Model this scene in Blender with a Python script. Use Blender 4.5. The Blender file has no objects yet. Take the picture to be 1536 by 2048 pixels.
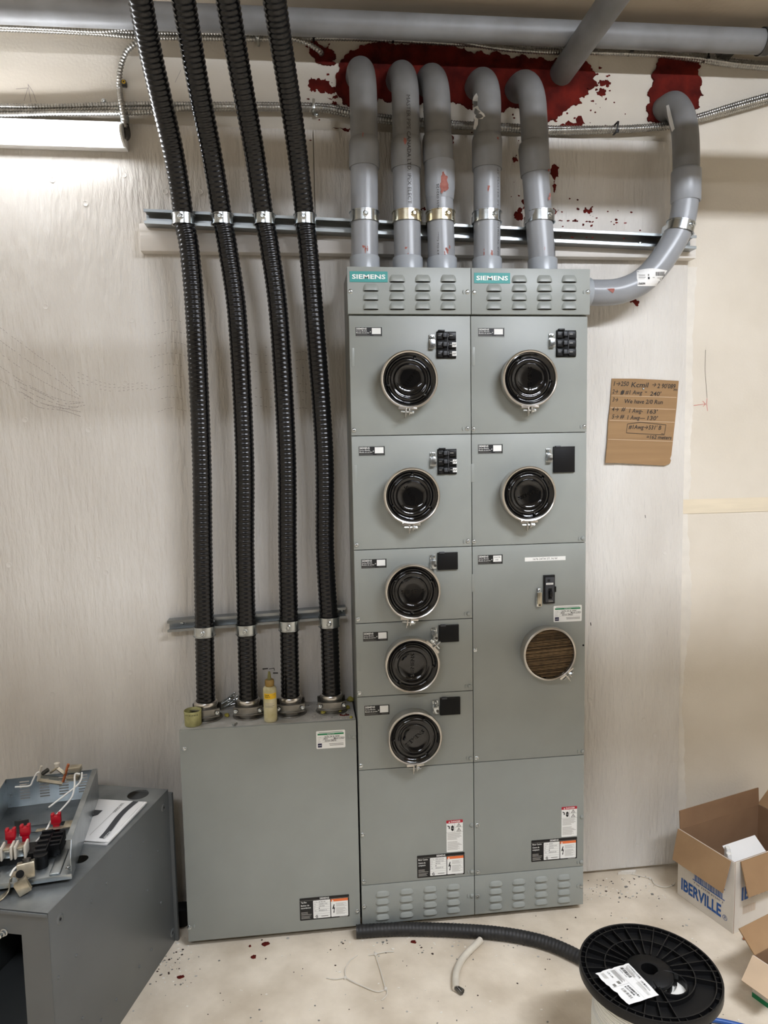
import bpy, bmesh, math, random
from mathutils import Vector, Matrix, noise as mnoise
from mathutils.geometry import tessellate_polygon
random.seed(7)
sc = bpy.context.scene
COL = sc.collection
V3 = Vector

# ------------------------------------------------------------------ camera
FPX, PITCH, YAW, ROLL = 1420.0, -0.0902155, 0.1155802, -0.0181537
CAM = V3((-0.14966, -2.26946, 1.50546))
_cy, _sy, _cp, _sp, _cr, _sr = math.cos(YAW), math.sin(YAW), math.cos(PITCH), math.sin(PITCH), math.cos(ROLL), math.sin(ROLL)
FWD = V3((_sy * _cp, _cy * _cp, _sp))
_r0 = V3((_cy, -_sy, 0)); _u0 = _r0.cross(FWD)
RGT = _r0 * _cr + _u0 * _sr
UPV = _u0 * _cr - _r0 * _sr
cam_data = bpy.data.cameras.new('camera')
cam = bpy.data.objects.new('camera', cam_data); COL.objects.link(cam)
cam.matrix_world = Matrix(((RGT.x, UPV.x, -FWD.x, CAM.x), (RGT.y, UPV.y, -FWD.y, CAM.y), (RGT.z, UPV.z, -FWD.z, CAM.z), (0, 0, 0, 1)))
cam_data.sensor_fit = 'HORIZONTAL'; cam_data.sensor_width = 36.0
cam_data.lens = 36.0 * FPX / 1536.0
cam_data.clip_start = 0.02
sc.camera = cam

# ------------------------------------------------------------------ world, exposure
world = bpy.data.worlds.new('world'); sc.world = world; world.use_nodes = True
world.node_tree.nodes['Background'].inputs[0].default_value = (0.8, 0.85, 1, 1)
world.node_tree.nodes['Background'].inputs[1].default_value = 0.0
sc.view_settings.view_transform = 'Standard'
sc.view_settings.look = 'None'
sc.view_settings.gamma = 1.0
sc.view_settings.use_curve_mapping = False
sc.view_settings.exposure = 0.19
sc.cycles.max_bounces = 7; sc.cycles.diffuse_bounces = 4; sc.cycles.glossy_bounces = 3; sc.cycles.transmission_bounces = 2; sc.cycles.caustics_reflective = False; sc.cycles.caustics_refractive = False
LAMP_TINT = (238, 244, 255)

# lamp settings (the lamps themselves are built with their fixtures)
CEIL_LAMP = dict(pos=(1.10, -2.00, 2.74), length=1.2, strength=150.0)
FILL_LAMP = dict(pos=(-0.9, -3.1, 2.74), length=1.2, strength=62.0)  # unseen lamp, added as fill to brighten the left wall
WALL_LAMP_STRENGTH = 31.0
SHADE_Z = 2.52

# ------------------------------------------------------------------ measuring helpers
def ray(u, v): return FWD + RGT * ((u - 768.0) / FPX) - UPV * ((v - 1024.0) / FPX)
def atY(u, v, Y): d = ray(u, v); return CAM + d * ((Y - CAM.y) / d.y)
def atZ(u, v, Z): d = ray(u, v); return CAM + d * ((Z - CAM.z) / d.z)
def atX(u, v, X): d = ray(u, v); return CAM + d * ((X - CAM.x) / d.x)

# ------------------------------------------------------------------ materials
def lin(c):
    def f(x):
        x /= 255.0
        return x / 12.92 if x <= 0.04045 else ((x + 0.055) / 1.055) ** 2.4
    return (f(c[0]), f(c[1]), f(c[2]), 1.0)
MATS = {}
def mat(name, rgb, rough=0.5, metal=0.0, var=0.0, vscale=8.0, vstretch=(1, 1, 1), rgb2=None, bump=0.0, bscale=40.0, bstretch=(1, 1, 1),
        rvar=0.0, coat=0.0, emit=None, spec=0.5, sharp=None, trans=0.0, alpha=1.0):
    if name in MATS: return MATS[name]
    m = bpy.data.materials.new(name); m.use_nodes = True
    nt = m.node_tree; N = nt.nodes; L = nt.links
    b = N['Principled BSDF']
    b.inputs['Base Color'].default_value = lin(rgb)
    b.inputs['Roughness'].default_value = rough
    b.inputs['Metallic'].default_value = metal
    b.inputs['Specular IOR Level'].default_value = spec
    b.inputs['Coat Weight'].default_value = coat
    b.inputs['Transmission Weight'].default_value = trans
    b.inputs['Alpha'].default_value = alpha
    if emit:
        b.inputs['Emission Color'].default_value = lin(emit[0]); b.inputs['Emission Strength'].default_value = emit[1]
    tc = None
    def coords(stretch):
        nonlocal tc
        if tc is None: tc = N.new('ShaderNodeTexCoord')
        mp = N.new('ShaderNodeMapping'); mp.inputs['Scale'].default_value = stretch
        L.new(tc.outputs['Object'], mp.inputs[0]); return mp.outputs[0]
    if var > 0 or rgb2:
        nz = N.new('ShaderNodeTexNoise'); nz.inputs['Scale'].default_value = vscale; nz.inputs['Detail'].default_value = 6
        L.new(coords(vstretch), nz.inputs[0])
        rp = N.new('ShaderNodeValToRGB')
        lo, hi = sharp if sharp else (0.3, 0.7)
        rp.color_ramp.elements[0].position = lo; rp.color_ramp.elements[1].position = hi
        c2 = rgb2 if rgb2 else tuple(max(0, x * (1 - var)) for x in rgb)
        rp.color_ramp.elements[0].color = lin(c2); rp.color_ramp.elements[1].color = lin(rgb)
        L.new(nz.outputs[0], rp.inputs[0]); L.new(rp.outputs[0], b.inputs['Base Color'])
        if rvar:
            mr = N.new('ShaderNodeMapRange'); mr.inputs[3].default_value = rough - rvar; mr.inputs[4].default_value = rough + rvar
            L.new(nz.outputs[0], mr.inputs[0]); L.new(mr.outputs[0], b.inputs['Roughness'])
    if bump > 0:
        nb = N.new('ShaderNodeTexNoise'); nb.inputs['Scale'].default_value = bscale; nb.inputs['Detail'].default_value = 5
        L.new(coords(bstretch), nb.inputs[0])
        bp = N.new('ShaderNodeBump'); bp.inputs['Strength'].default_value = 1.0; bp.inputs['Distance'].default_value = bump
        L.new(nb.outputs[0], bp.inputs['Height']); L.new(bp.outputs[0], b.inputs['Normal'])
    MATS[name] = m
    return m
def M(n): return MATS[n]

mat('drywall', (224, 216, 202), 0.85, rgb2=(210, 201, 185), vscale=3.0, bump=0.0006, bscale=120)
mat('ceiling_paint', (196, 184, 164), 0.9, rgb2=(176, 162, 142), vscale=2.0, bump=0.0006, bscale=60)
mat('plywood_paint', (224, 220, 213), 0.55, rgb2=(204, 198, 189), vscale=2.2, vstretch=(2.0, 1, 0.6), bump=0.006, bscale=34, bstretch=(2.4, 1, 0.5))
mat('plywood_edge', (120, 100, 75), 0.8)
mat('board_paint', (224, 219, 211), 0.55, rgb2=(204, 197, 188), vscale=5, vstretch=(0.4, 1, 3), bump=0.0015, bscale=30, bstretch=(0.2, 1, 2))
mat('far_wall', (120, 114, 106), 0.9, var=0.1, vscale=2)
mat('card_edge', (126, 102, 72), 0.9, var=0.25, vscale=60)
mat('card_edge_dark', (92, 72, 48), 0.9, var=0.3, vscale=60)
mat('joint_tape', (228, 215, 190), 0.85, var=0.06, vscale=14, vstretch=(0.3, 1, 3))
mat('joint_compound', (228, 222, 211), 0.8, var=0.05, vscale=20, bump=0.001, bscale=30)
mat('concrete', (230, 218, 199), 0.8, rgb2=(194, 180, 159), vscale=6.5, bump=0.0012, bscale=90, rvar=0.1)
mat('panel_gray', (150, 154, 149), 0.42, var=0.05, vscale=6, rvar=0.05)
mat('panel_side', (128, 130, 125), 0.5, var=0.05, vscale=6)
mat('seam_dark', (40, 41, 40), 0.7)
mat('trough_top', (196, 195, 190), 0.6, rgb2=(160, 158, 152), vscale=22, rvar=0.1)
mat('enclosure_gray', (95, 98, 98), 0.36, var=0.10, vscale=5, rvar=0.08)
mat('enclosure_top', (150, 154, 154), 0.38, metal=0.55, rgb2=(104, 108, 109), vscale=9, rvar=0.1)
mat('galvanized', (186, 192, 194), 0.30, metal=0.9, rgb2=(140, 147, 150), vscale=14, rvar=0.1)
mat('zinc', (214, 220, 222), 0.22, metal=1.0, var=0.15, vscale=30)
mat('zinc_yellow', (222, 214, 190), 0.25, metal=1.0, var=0.15, vscale=30)
mat('clamp_steel', (158, 155, 148), 0.36, metal=0.85, var=0.2, vscale=30)
mat('stainless', (206, 202, 196), 0.28, metal=1.0)
mat('dark_steel', (96, 94, 90), 0.42, metal=0.8, var=0.2, vscale=30)
mat('strut_steel', (168, 172, 172), 0.34, metal=0.9, rgb2=(128, 132, 133), vscale=18, vstretch=(0.3, 2, 2), rvar=0.08)
mat('strut_shadow', (70, 74, 76), 0.5, metal=0.7)
mat('armor', (190, 188, 182), 0.32, metal=0.9, var=0.2, vscale=30)
mat('black_gloss', (9, 9, 10), 0.10, coat=0.3)
mat('black_plastic', (16, 16, 17), 0.4, spec=0.35)
mat('black_matte', (11, 11, 12), 0.55, spec=0.25)
mat('dark_gray_plastic', (58, 60, 64), 0.5)
mat('void_black', (4, 4, 4), 0.95)
mat('flex_black', (8, 8, 10), 0.24, var=0.25, vscale=25)
mat('flex_dusty', (40, 39, 38), 0.55, rgb2=(20, 20, 20), vscale=30)
mat('pvc', (150, 153, 157), 0.30, rgb2=(136, 138, 141), vscale=7, rvar=0.06)
mat('pvc_dirty', (132, 133, 134), 0.48, rgb2=(112, 111, 110), vscale=9, rvar=0.06)
mat('pvc_light', (160, 165, 170), 0.28, var=0.06, vscale=10)
mat('sealant', (112, 32, 23), 0.9, spec=0.18, rgb2=(60, 14, 11), vscale=16, bump=0.010, bscale=22)
mat('sealant_thin', (166, 108, 98), 0.8, rgb2=(134, 72, 62), vscale=60)
mat('cardboard', (160, 128, 90), 0.85, rgb2=(146, 115, 80), vscale=5, vstretch=(0.5, 1, 9), bump=0.0006, bscale=8, bstretch=(0.2, 1, 14))
mat('carton_tan', (168, 136, 100), 0.85, rgb2=(148, 117, 84), vscale=7, bump=0.0008, bscale=30)
mat('carton_inside', (150, 118, 88), 0.88, rgb2=(132, 102, 76), vscale=6)
mat('carton_white', (226, 220, 210), 0.7, rgb2=(206, 198, 186), vscale=7)
mat('carton_light', (206, 180, 150), 0.85, var=0.06, vscale=10)
mat('corrugation', (118, 92, 62), 0.9, rgb2=(66, 48, 30), vscale=3.2, vstretch=(2.0, 1, 26), sharp=(0.4, 0.6))
mat('paper', (236, 235, 232), 0.7, var=0.03, vscale=10)
mat('print_white', (238, 238, 234), 0.6)
mat('print_black', (14, 14, 15), 0.5)
mat('print_gray', (120, 118, 112), 0.6)
mat('print_lightgray', (176, 173, 166), 0.6)
mat('print_teal', (52, 142, 138), 0.5)
mat('print_green', (16, 126, 78), 0.5)
mat('print_navy', (22, 18, 62), 0.5)
mat('print_red', (176, 26, 46), 0.5)
mat('print_orange', (232, 118, 62), 0.5)
mat('print_blue', (26, 84, 156), 0.6)
mat('print_yellow', (232, 186, 20), 0.45)
mat('ink', (44, 40, 36), 0.7)
mat('ink_red', (196, 92, 84), 0.7)
mat('red_plastic', (170, 16, 34), 0.3)
mat('white_plastic', (226, 224, 216), 0.35)
mat('cream_plastic', (214, 206, 172), 0.4, rgb2=(176, 166, 118), vscale=30)
mat('amber_plastic', (158, 128, 66), 0.4, rgb2=(120, 92, 40), vscale=40)
mat('olive_plastic', (112, 108, 62), 0.4)
mat('cap_green', (186, 184, 128), 0.45, rgb2=(150, 146, 98), vscale=40)
mat('tin', (206, 198, 178), 0.3, metal=0.8, rgb2=(160, 150, 128), vscale=30)
mat('copper', (196, 122, 86), 0.4, metal=0.9)
mat('wire_white', (232, 230, 222), 0.45)
mat('wire_offwhite', (218, 210, 194), 0.5, var=0.08, vscale=30)
mat('wire_strands', (120, 118, 114), 0.35, metal=0.9, var=0.3, vscale=90)
mat('wire_orange', (206, 120, 76), 0.5)
mat('blue_jacket', (36, 84, 158), 0.4)
mat('tie_clear', (214, 208, 196), 0.3)
mat('lamp_white', (232, 232, 230), 0.4)
mat('speck_dark', (60, 44, 36), 0.9)
mat('speck_white', (230, 224, 212), 0.9)
mat('yellow_foam', (202, 192, 92), 0.9, rgb2=(150, 138, 60), vscale=60)
mat('scuff', (150, 140, 136), 0.8)
mat('pencil', (128, 118, 106), 0.8)

# ------------------------------------------------------------------ mesh helpers
WORLD = {}
def _link(o): COL.objects.link(o); return o
class MB:
    def __init__(s): s.v = []; s.f = []; s.m = []; s.mats = []
    def mi(s, name):
        if name not in s.mats: s.mats.append(name)
        return s.mats.index(name)
    def add(s, vs, fs, mt):
        o = len(s.v); k = s.mi(mt)
        s.v.extend(V3(v) for v in vs)
        for f in fs: s.f.append([i + o for i in f]); s.m.append(k)
        return s
    def quad(s, pts, mt): return s.add(pts, [list(range(len(pts)))], mt)
    def box(s, lo, hi, mt, bevel=0.0, mtx=None):
        lo = V3(lo); hi = V3(hi)
        if bevel > 0:
            bm = bmesh.new(); bmesh.ops.create_cube(bm, size=1)
            for v in bm.verts: v.co = V3([(lo[i] + hi[i]) / 2 + v.co[i] * (hi[i] - lo[i]) for i in range(3)])
            bmesh.ops.bevel(bm, geom=list(bm.edges), offset=bevel, segments=2, affect='EDGES', profile=0.5)
            bm.verts.index_update()
            vs = [v.co.copy() for v in bm.verts]; fs = [[v.index for v in f.verts] for f in bm.faces]; bm.free()
        else:
            x0, y0, z0 = lo; x1, y1, z1 = hi
            vs = [V3(p) for p in ((x0, y0, z0), (x1, y0, z0), (x1, y1, z0), (x0, y1, z0), (x0, y0, z1), (x1, y0, z1), (x1, y1, z1), (x0, y1, z1))]
            fs = [[0, 3, 2, 1], [4, 5, 6, 7], [0, 1, 5, 4], [1, 2, 6, 5], [2, 3, 7, 6], [3, 0, 4, 7]]
        if mtx: vs = [mtx @ v for v in vs]
        return s.add(vs, fs, mt)
    def tube(s, pts, r, mt, seg=16, caps=True, radii=None):
        pts = [V3(p) for p in pts]; n = len(pts)
        T = []
        for i in range(n):
            a = pts[max(0, i - 1)]; b = pts[min(n - 1, i + 1)]
            t = b - a
            T.append(t.normalized() if t.length > 1e-9 else V3((0, 0, 1)))
        ref = V3((0, -1, 0)) if abs(T[0].y) < 0.9 else V3((0, 0, 1))
        nrm = (ref - T[0] * ref.dot(T[0])).normalized()
        vs = []
        for i in range(n):
            nrm = nrm - T[i] * nrm.dot(T[i])
            nrm.normalize()
            bn = T[i].cross(nrm)
            rr = radii[i] if radii else r
            for k in range(seg):
                a = 2 * math.pi * k / seg
                vs.append(pts[i] + (nrm * math.cos(a) + bn * math.sin(a)) * rr)
        fs = []
        for i in range(n - 1):
            for k in range(seg):
                a = i * seg + k; b = i * seg + (k + 1) % seg
                fs.append([a, b, b + seg, a + seg])
        if caps:
            fs.append(list(range(seg))[::-1]); fs.append([(n - 1) * seg + k for k in range(seg)])
        return s.add(vs, fs, mt)
    def cyl(s, p0, p1, r, mt, seg=16, r1=None):
        p0 = V3(p0); p1 = V3(p1)
        return s.tube([p0, p1], r, mt, seg, True, [r, r if r1 is None else r1])
    def lathe(s, prof, org, axis, mt, seg=32, mtf=None):
        org = V3(org); ax = V3(axis).normalized()
        ref = V3((0, 0, 1)) if abs(ax.z) < 0.9 else V3((1, 0, 0))
        a1 = (ref - ax * ref.dot(ax)).normalized(); a2 = ax.cross(a1)
        vs = []
        for (r, h) in prof:
            for k in range(seg):
                a = 2 * math.pi * k / seg
                vs.append(org + ax * h + (a1 * math.cos(a) + a2 * math.sin(a)) * r)
        fs = []
        for i in range(len(prof) - 1):
            for k in range(seg):
                a = i * seg + k; b = i * seg + (k + 1) % seg
                fs.append([a, b, b + seg, a + seg])
        if prof[0][0] > 1e-6 and s.__dict__.get('capstart', False): fs.append(list(range(seg))[::-1])
        return s.add(vs, fs, mt)
    def prism(s, pts2, f, h0, h1, mt, side=None):
        """outline in 2-D, mapped by f(x, y, h), between heights h0 and h1"""
        n = len(pts2)
        tris = tessellate_polygon([[V3((p[0], p[1], 0)) for p in pts2]])
        top = [f(p[0], p[1], h1) for p in pts2]
        area = sum(pts2[i][0] * pts2[(i + 1) % n][1] - pts2[(i + 1) % n][0] * pts2[i][1] for i in range(n))
        def ori(t):
            a, b, c = [pts2[i] for i in t]
            cr = (b[0] - a[0]) * (c[1] - a[1]) - (b[1] - a[1]) * (c[0] - a[0])
            return list(t) if cr > 0 else list(t)[::-1]
        s.add(top, [ori(t) for t in tris], mt)
        if h1 != h0:
            bot = [f(p[0], p[1], h0) for p in pts2]
            fs = []
            for i in range(n):
                j = (i + 1) % n
                fs.append([n + i, n + j, j, i] if area > 0 else [n + j, n + i, i, j])
            s.add(top + bot, fs, side or mt)
            s.add(bot, [ori(t)[::-1] for t in tris], side or mt)
        return s
    def mesh(s, name, smooth=35, origin=V3((0, 0, 0))):
        me = bpy.data.meshes.new(name)
        me.from_pydata([tuple(v - origin) for v in s.v], [], s.f)
        for mname in s.mats: me.materials.append(MATS[mname])
        me.polygons.foreach_set('material_index', s.m)
        if smooth:
            me.polygons.foreach_set('use_smooth', [True] * len(me.polygons))
            me.set_sharp_from_angle(angle=math.radians(smooth))
        me.update()
        return me
    def build(s, name, parent=None, smooth=35, label=None, cat=None, group=None, kind=None):
        lo = V3([min(v[i] for v in s.v) for i in range(3)]); hi = V3([max(v[i] for v in s.v) for i in range(3)])
        org = (lo + hi) / 2
        if parent is None: org.z = lo.z
        o = bpy.data.objects.new(name, s.mesh(name, smooth, org)); _link(o)
        place(o, org, parent)
        tag(o, label, cat, group, kind)
        return o
def place(o, wloc, parent=None):
    WORLD[o.name] = V3(wloc)
    if parent is not None:
        o.parent = parent; o.location = V3(wloc) - WORLD[parent.name]
    else: o.location = wloc
def tag(o, label=None, cat=None, group=None, kind=None):
    if label: o['label'] = label
    if cat: o['category'] = cat
    if group: o['group'] = group
    if kind: o['kind'] = kind
    return o
def thing(name, loc, label, cat, group=None):
    o = bpy.data.objects.new(name, None); o.empty_display_size = 0.05; _link(o); place(o, V3(loc)); return tag(o, label, cat, group)
def inst(name, me, wloc, parent=None, rot=None, **kw):
    o = bpy.data.objects.new(name, me); _link(o)
    if rot: o.rotation_euler = rot
    place(o, V3(wloc), parent); tag(o, **kw); return o
def spline(pts, n=12):
    pts = [V3(p) for p in pts]
    P = [pts[0] * 2 - pts[1]] + pts + [pts[-1] * 2 - pts[-2]]
    out = []
    for i in range(1, len(P) - 2):
        p0, p1, p2, p3 = P[i - 1], P[i], P[i + 1], P[i + 2]
        for k in range(n):
            t = k / n
            out.append(0.5 * ((2 * p1) + (p2 - p0) * t + (2 * p0 - 5 * p1 + 4 * p2 - p3) * t * t + (3 * p1 - p0 - 3 * p2 + p3) * t ** 3))
    out.append(pts[-1].copy())
    return out
def resample(pts, step):
    pts = [V3(p) for p in pts]; out = [pts[0].copy()]; acc = 0.0; d = step
    for i in range(len(pts) - 1):
        a, b = pts[i], pts[i + 1]; L = (b - a).length
        while acc + L >= d and L > 1e-9:
            out.append(a.lerp(b, (d - acc) / L)); d += step
        acc += L
    return out
def ribbed(mb, pts, r, amp, pitch, mt, seg=12, sub=4, sharp=1.0):
    p = resample(pts, pitch / sub)
    rad = []
    for i in range(len(p)):
        c = math.cos(2 * math.pi * (i % sub) / sub)
        rad.append(r + amp * (abs(c) ** sharp) * (1 if c > 0 else -1))
    mb.tube(p, r, mt, seg, True, rad)
_TXT = {}
def text_geo(s, bold=0.0):
    k = (s, bold)
    if k in _TXT: return _TXT[k]
    cu = bpy.data.curves.new('text', 'FONT'); cu.body = s; cu.size = 1.0; cu.resolution_u = 2; cu.offset = bold
    ob = bpy.data.objects.new('text', cu); COL.objects.link(ob)
    dg = bpy.context.evaluated_depsgraph_get()
    me = bpy.data.meshes.new_from_object(ob.evaluated_get(dg))
    vs = [(v.co.x, v.co.y) for v in me.vertices]; fs = [list(p.vertices) for p in me.polygons]
    bpy.data.objects.remove(ob); bpy.data.curves.remove(cu); bpy.data.meshes.remove(me)
    if not vs: vs = [(0, 0), (0.01, 0), (0, 0.01)]; fs = [[0, 1, 2]]
    _TXT[k] = (vs, fs); return _TXT[k]
class Lay:
    """flat (or wrapped) print: f(x, y, h) maps label coordinates to the scene"""
    def __init__(s, mb, f, base=0.0003, step=0.00025): s.mb = mb; s.f = f; s.b = base; s.st = step
    def h(s, l): return s.b + s.st * l
    def rect(s, x0, y0, x1, y1, mt, l=0, n=1):
        for i in range(n):
            a = x0 + (x1 - x0) * i / n; b = x0 + (x1 - x0) * (i + 1) / n
            s.mb.add([s.f(a, y0, s.h(l)), s.f(b, y0, s.h(l)), s.f(b, y1, s.h(l)), s.f(a, y1, s.h(l))], [[0, 1, 2, 3]], mt)
    def rrect(s, x0, y0, x1, y1, r, mt, l=0, base=None):
        pts = []
        for cx, cy, a0 in ((x1 - r, y1 - r, 0), (x0 + r, y1 - r, 90), (x0 + r, y0 + r, 180), (x1 - r, y0 + r, 270)):
            for k in range(4):
                a = math.radians(a0 + k * 30); pts.append((cx + r * math.cos(a), cy + r * math.sin(a)))
        s.mb.prism(pts, s.f, s.h(l) if base is None else base, s.h(l), mt)
    def poly(s, pts, mt, l=0): s.mb.prism(pts, s.f, s.h(l), s.h(l), mt)
    def line(s, x0, y0, x1, y1, w, mt, l=0):
        dx, dy = x1 - x0, y1 - y0; L = math.hypot(dx, dy) or 1e-6; nx, ny = -dy / L * w / 2, dx / L * w / 2
        h = s.h(l)
        s.mb.add([s.f(x0 + nx, y0 + ny, h), s.f(x0 - nx, y0 - ny, h), s.f(x1 - nx, y1 - ny, h), s.f(x1 + nx, y1 + ny, h)], [[0, 1, 2, 3]], mt)
    def stroke(s, pts, w, mt, l=0):
        for a, b in zip(pts[:-1], pts[1:]): s.line(a[0], a[1], b[0], b[1], w, mt, l)
    def text(s, t, x, y, size, mt, l=1, bold=0.0, width=None, align='l', rot=0.0, slant=0.0, extr=0.0):
        vs, fs = text_geo(t, bold)
        w = max(v[0] for v in vs) - min(v[0] for v in vs); x00 = min(v[0] for v in vs)
        k = size / 0.73; kx = (width / w) if width else k
        off = {'l': 0, 'c': -w * kx / 2, 'r': -w * kx}[align]
        c, sn = math.cos(math.radians(rot)), math.sin(math.radians(rot))
        out = []
        for vx, vy in vs:
            px = (vx - x00) * kx + off + slant * vy * k; py = vy * k
            out.append((x + px * c - py * sn, y + px * sn + py * c))
        h = s.h(l)
        s.mb.add([s.f(p[0], p[1], h + extr) for p in out], fs, mt)
        if extr:
            edges = {}
            for f_ in fs:
                for i in range(len(f_)):
                    e = (f_[i], f_[(i + 1) % len(f_)]); k2 = tuple(sorted(e))
                    if k2 in edges: edges[k2] = None
                    else: edges[k2] = e
            n = len(out)
            vv = [s.f(p[0], p[1], h + extr) for p in out] + [s.f(p[0], p[1], h - 0.0005) for p in out]
            s.mb.add(vv, [[e[0], e[0] + n, e[1] + n, e[1]] for e in edges.values() if e], mt)
    def lines(s, x0, x1, y, dy, n, hgt, mt, l=1, ragged=0.35, seed=1):
        rn = random.Random(seed)
        for i in range(n):
            xe = x1 - (x1 - x0) * ragged * rn.random()
            s.rect(x0, y - i * dy - hgt, xe, y - i * dy, mt, l)
    def bars(s, x0, x1, y0, y1, n, mt, l=1, seed=3):
        rn = random.Random(seed); w = (x1 - x0) / n
        for i in range(n):
            ww = w * rn.choice((0.3, 0.45, 0.7)); s.rect(x0 + i * w, y0, x0 + i * w + ww, y1, mt, l)
def planeY(X, Y, Z):
    """label plane that faces the room: x to the right, y up, h towards the room"""
    return lambda x, y, h: V3((X + x, Y - h, Z + y))
def planeM(mtx): return lambda x, y, h: mtx @ V3((x, y, h))
def cylmap(p0, p1, r, ang0):
    """wraps x along the pipe from p0 to p1 and y around it; ang0 = 0 faces the room"""
    p0 = V3(p0); p1 = V3(p1); t = (p1 - p0).normalized()
    n = (V3((0, -1, 0)) - t * t.dot(V3((0, -1, 0)))).normalized(); b = n.cross(t)
    def f(x, y, h):
        a = ang0 + y / r
        return p0 + t * x + (n * math.cos(a) + b * math.sin(a)) * (r + h)
    return f
def ragged(pts, amp, it=3, seed=0):
    rn = random.Random(seed); p = [tuple(q) for q in pts]
    for _ in range(it):
        o = []
        for i in range(len(p)):
            a, b = p[i], p[(i + 1) % len(p)]
            L = math.hypot(b[0] - a[0], b[1] - a[1]); d = (rn.random() - 0.5) * amp * L
            nx, ny = -(b[1] - a[1]) / (L or 1), (b[0] - a[0]) / (L or 1)
            o.append(a); o.append(((a[0] + b[0]) / 2 + nx * d, (a[1] + b[1]) / 2 + ny * d))
        p = o
    return p
def blobpts(cx, cy, rx, ry, n=9, seed=0, jit=0.45, rot=0.0):
    rn = random.Random(seed); o = []
    for i in range(n):
        a = 2 * math.pi * i / n; k = 1 + (rn.random() - 0.5) * 2 * jit
        x, y = rx * k * math.cos(a), ry * k * math.sin(a); c, s_ = math.cos(rot), math.sin(rot)
        o.append((cx + x * c - y * s_, cy + x * s_ + y * c))
    return o
# ------------------------------------------------------------------ the room
RX0, RX1, RY0, RY1, RZ = -2.1, 2.6, -6.5, 0.015, 2.80
def slab(name, lo, hi, mt, **kw):
    return MB().box(lo, hi, mt).build(name, smooth=0, kind='structure', **kw)
slab('floor', (RX0, RY0, -0.1), (RX1, RY1 + 0.1, 0), 'concrete', label='dusty pale concrete floor')
slab('ceiling', (RX0, RY0, RZ), (RX1, RY1 + 0.1, RZ + 0.1), 'ceiling_paint', label='tan painted ceiling above the pipes')
wall = slab('wall_back', (RX0, RY1, 0), (RX1, RY1 + 0.1, RZ), 'drywall', label='beige drywall behind the meter cabinets')
slab('wall_left', (RX0 - 0.1, RY0, 0), (RX0, RY1, RZ), 'drywall')
slab('wall_right', (RX1, RY0, 0), (RX1 + 0.1, RY1, RZ), 'drywall')
slab('wall_front', (RX0, RY0 - 0.1, 0), (RX1, RY0, RZ), 'far_wall')

# room ceiling lamp and an added fill lamp, both out of frame
def tube_lamp(L, label):
    x, y, z = L['pos']; h = L['length'] / 2
    t = thing('ceiling_light', (x, y, RZ), label, 'light')
    MB().box((x - h - 0.02, y - 0.07, z + 0.03), (x + h + 0.02, y + 0.07, RZ), 'lamp_white', 0.004).build('housing', t)
    nm = 'lamp_glow_%d' % len(MATS)
    mat(nm, (255, 255, 255), 0.4, emit=(LAMP_TINT, L['strength']))
    pr = [(0.065 * math.cos(math.pi * i / 8), -0.034 * math.sin(math.pi * i / 8) ** 0.8) for i in range(9)]
    MB().prism(pr, lambda a_, b_, hh: V3((hh, y + a_, z + 0.029 + b_)), x - h, x + h, nm).build('diffuser', t, 0)
    return t
tube_lamp(CEIL_LAMP, 'linear ceiling light fixture facing the meter cabinets')
tube_lamp(FILL_LAMP, 'added linear fill light fixture behind the camera at the left')

# plywood sheets and drywall joints on the wall
PLYTOP, PLYBOT, SEAM = 2.475, 0.014, -0.083
sheets = []
for x0, x1 in ((-1.303, SEAM - 0.0012), (SEAM + 0.0012, 1.137)):
    sheets.append(MB().box((x0, 0.0, PLYBOT), (x1, 0.0149, PLYTOP), 'plywood_paint').build('plywood_sheet', wall, 0, label='white painted plywood sheet'))
MB().box((-1.303, 0.0, PLYBOT), (-1.9, 0.0149, PLYTOP), 'plywood_paint').build('plywood_sheet', wall, 0)
# joint tape band
a = atY(1366, 1040, 0.0148); b = atY(1366, 1009, 0.0148)
MB().box((1.141, 0.0128, 1.262), (RX1, 0.0149, 1.311), 'joint_tape').build('joint_tape', wall, 0, label='cream drywall joint tape band')
# ragged joint compound beside the plywood edge
pts = [(1.139, 0.02)]
rn = random.Random(3); z = 0.02
edge = []
for k in range(60):
    z = 0.02 + k * 0.035
    w = 0.022 + 0.022 * mnoise.noise(V3((z * 2.3, 0.4, 0))) + 0.010 * mnoise.noise(V3((z * 9, 1.7, 0)))
    edge.append((1.139 + max(0.006, w + 0.012), z))
poly = [(1.137, 0.02)] + ragged(edge, 0.25, 1, 5)[:-1] + [(1.137, edge[-1][1])]
MB().prism(poly, planeY(0, 0.015, 0), 0, 0.0012, 'joint_compound').build('joint_compound', wall, 0)
# filled screw dimples
dm = MB(); dm.lathe([(0.0085, 0.0), (0.0078, 0.0012), (0.0066, 0.0008), (0.004, 0.0003), (0.0001, 0.0002)], (0, 0, 0), (0, -1, 0), 'plywood_paint', 14)
dimple = dm.mesh('screw_dimple')
for (u, v) in ((105, 360), (248, 350), (171, 407), (401, 384), (331, 383), (250, 766), (177, 860), (91, 613), (212, 1145), (18, 1130), (197, 1118), (484, 358), (263, 640),
               (105, 1388), (357, 1405), (600, 1282), (1288, 1440), (1274, 1225), (1330, 1105), (1303, 1725), (340, 610), (260, 1345), (262, 1540), (50, 840), (1250, 470), (1310, 1470), (1275, 1690), (1180, 1400)):
    p = atY(u, v, 0); inst('screw_dimple', dimple, p, sheets[0] if p.x < SEAM else sheets[1])
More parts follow.
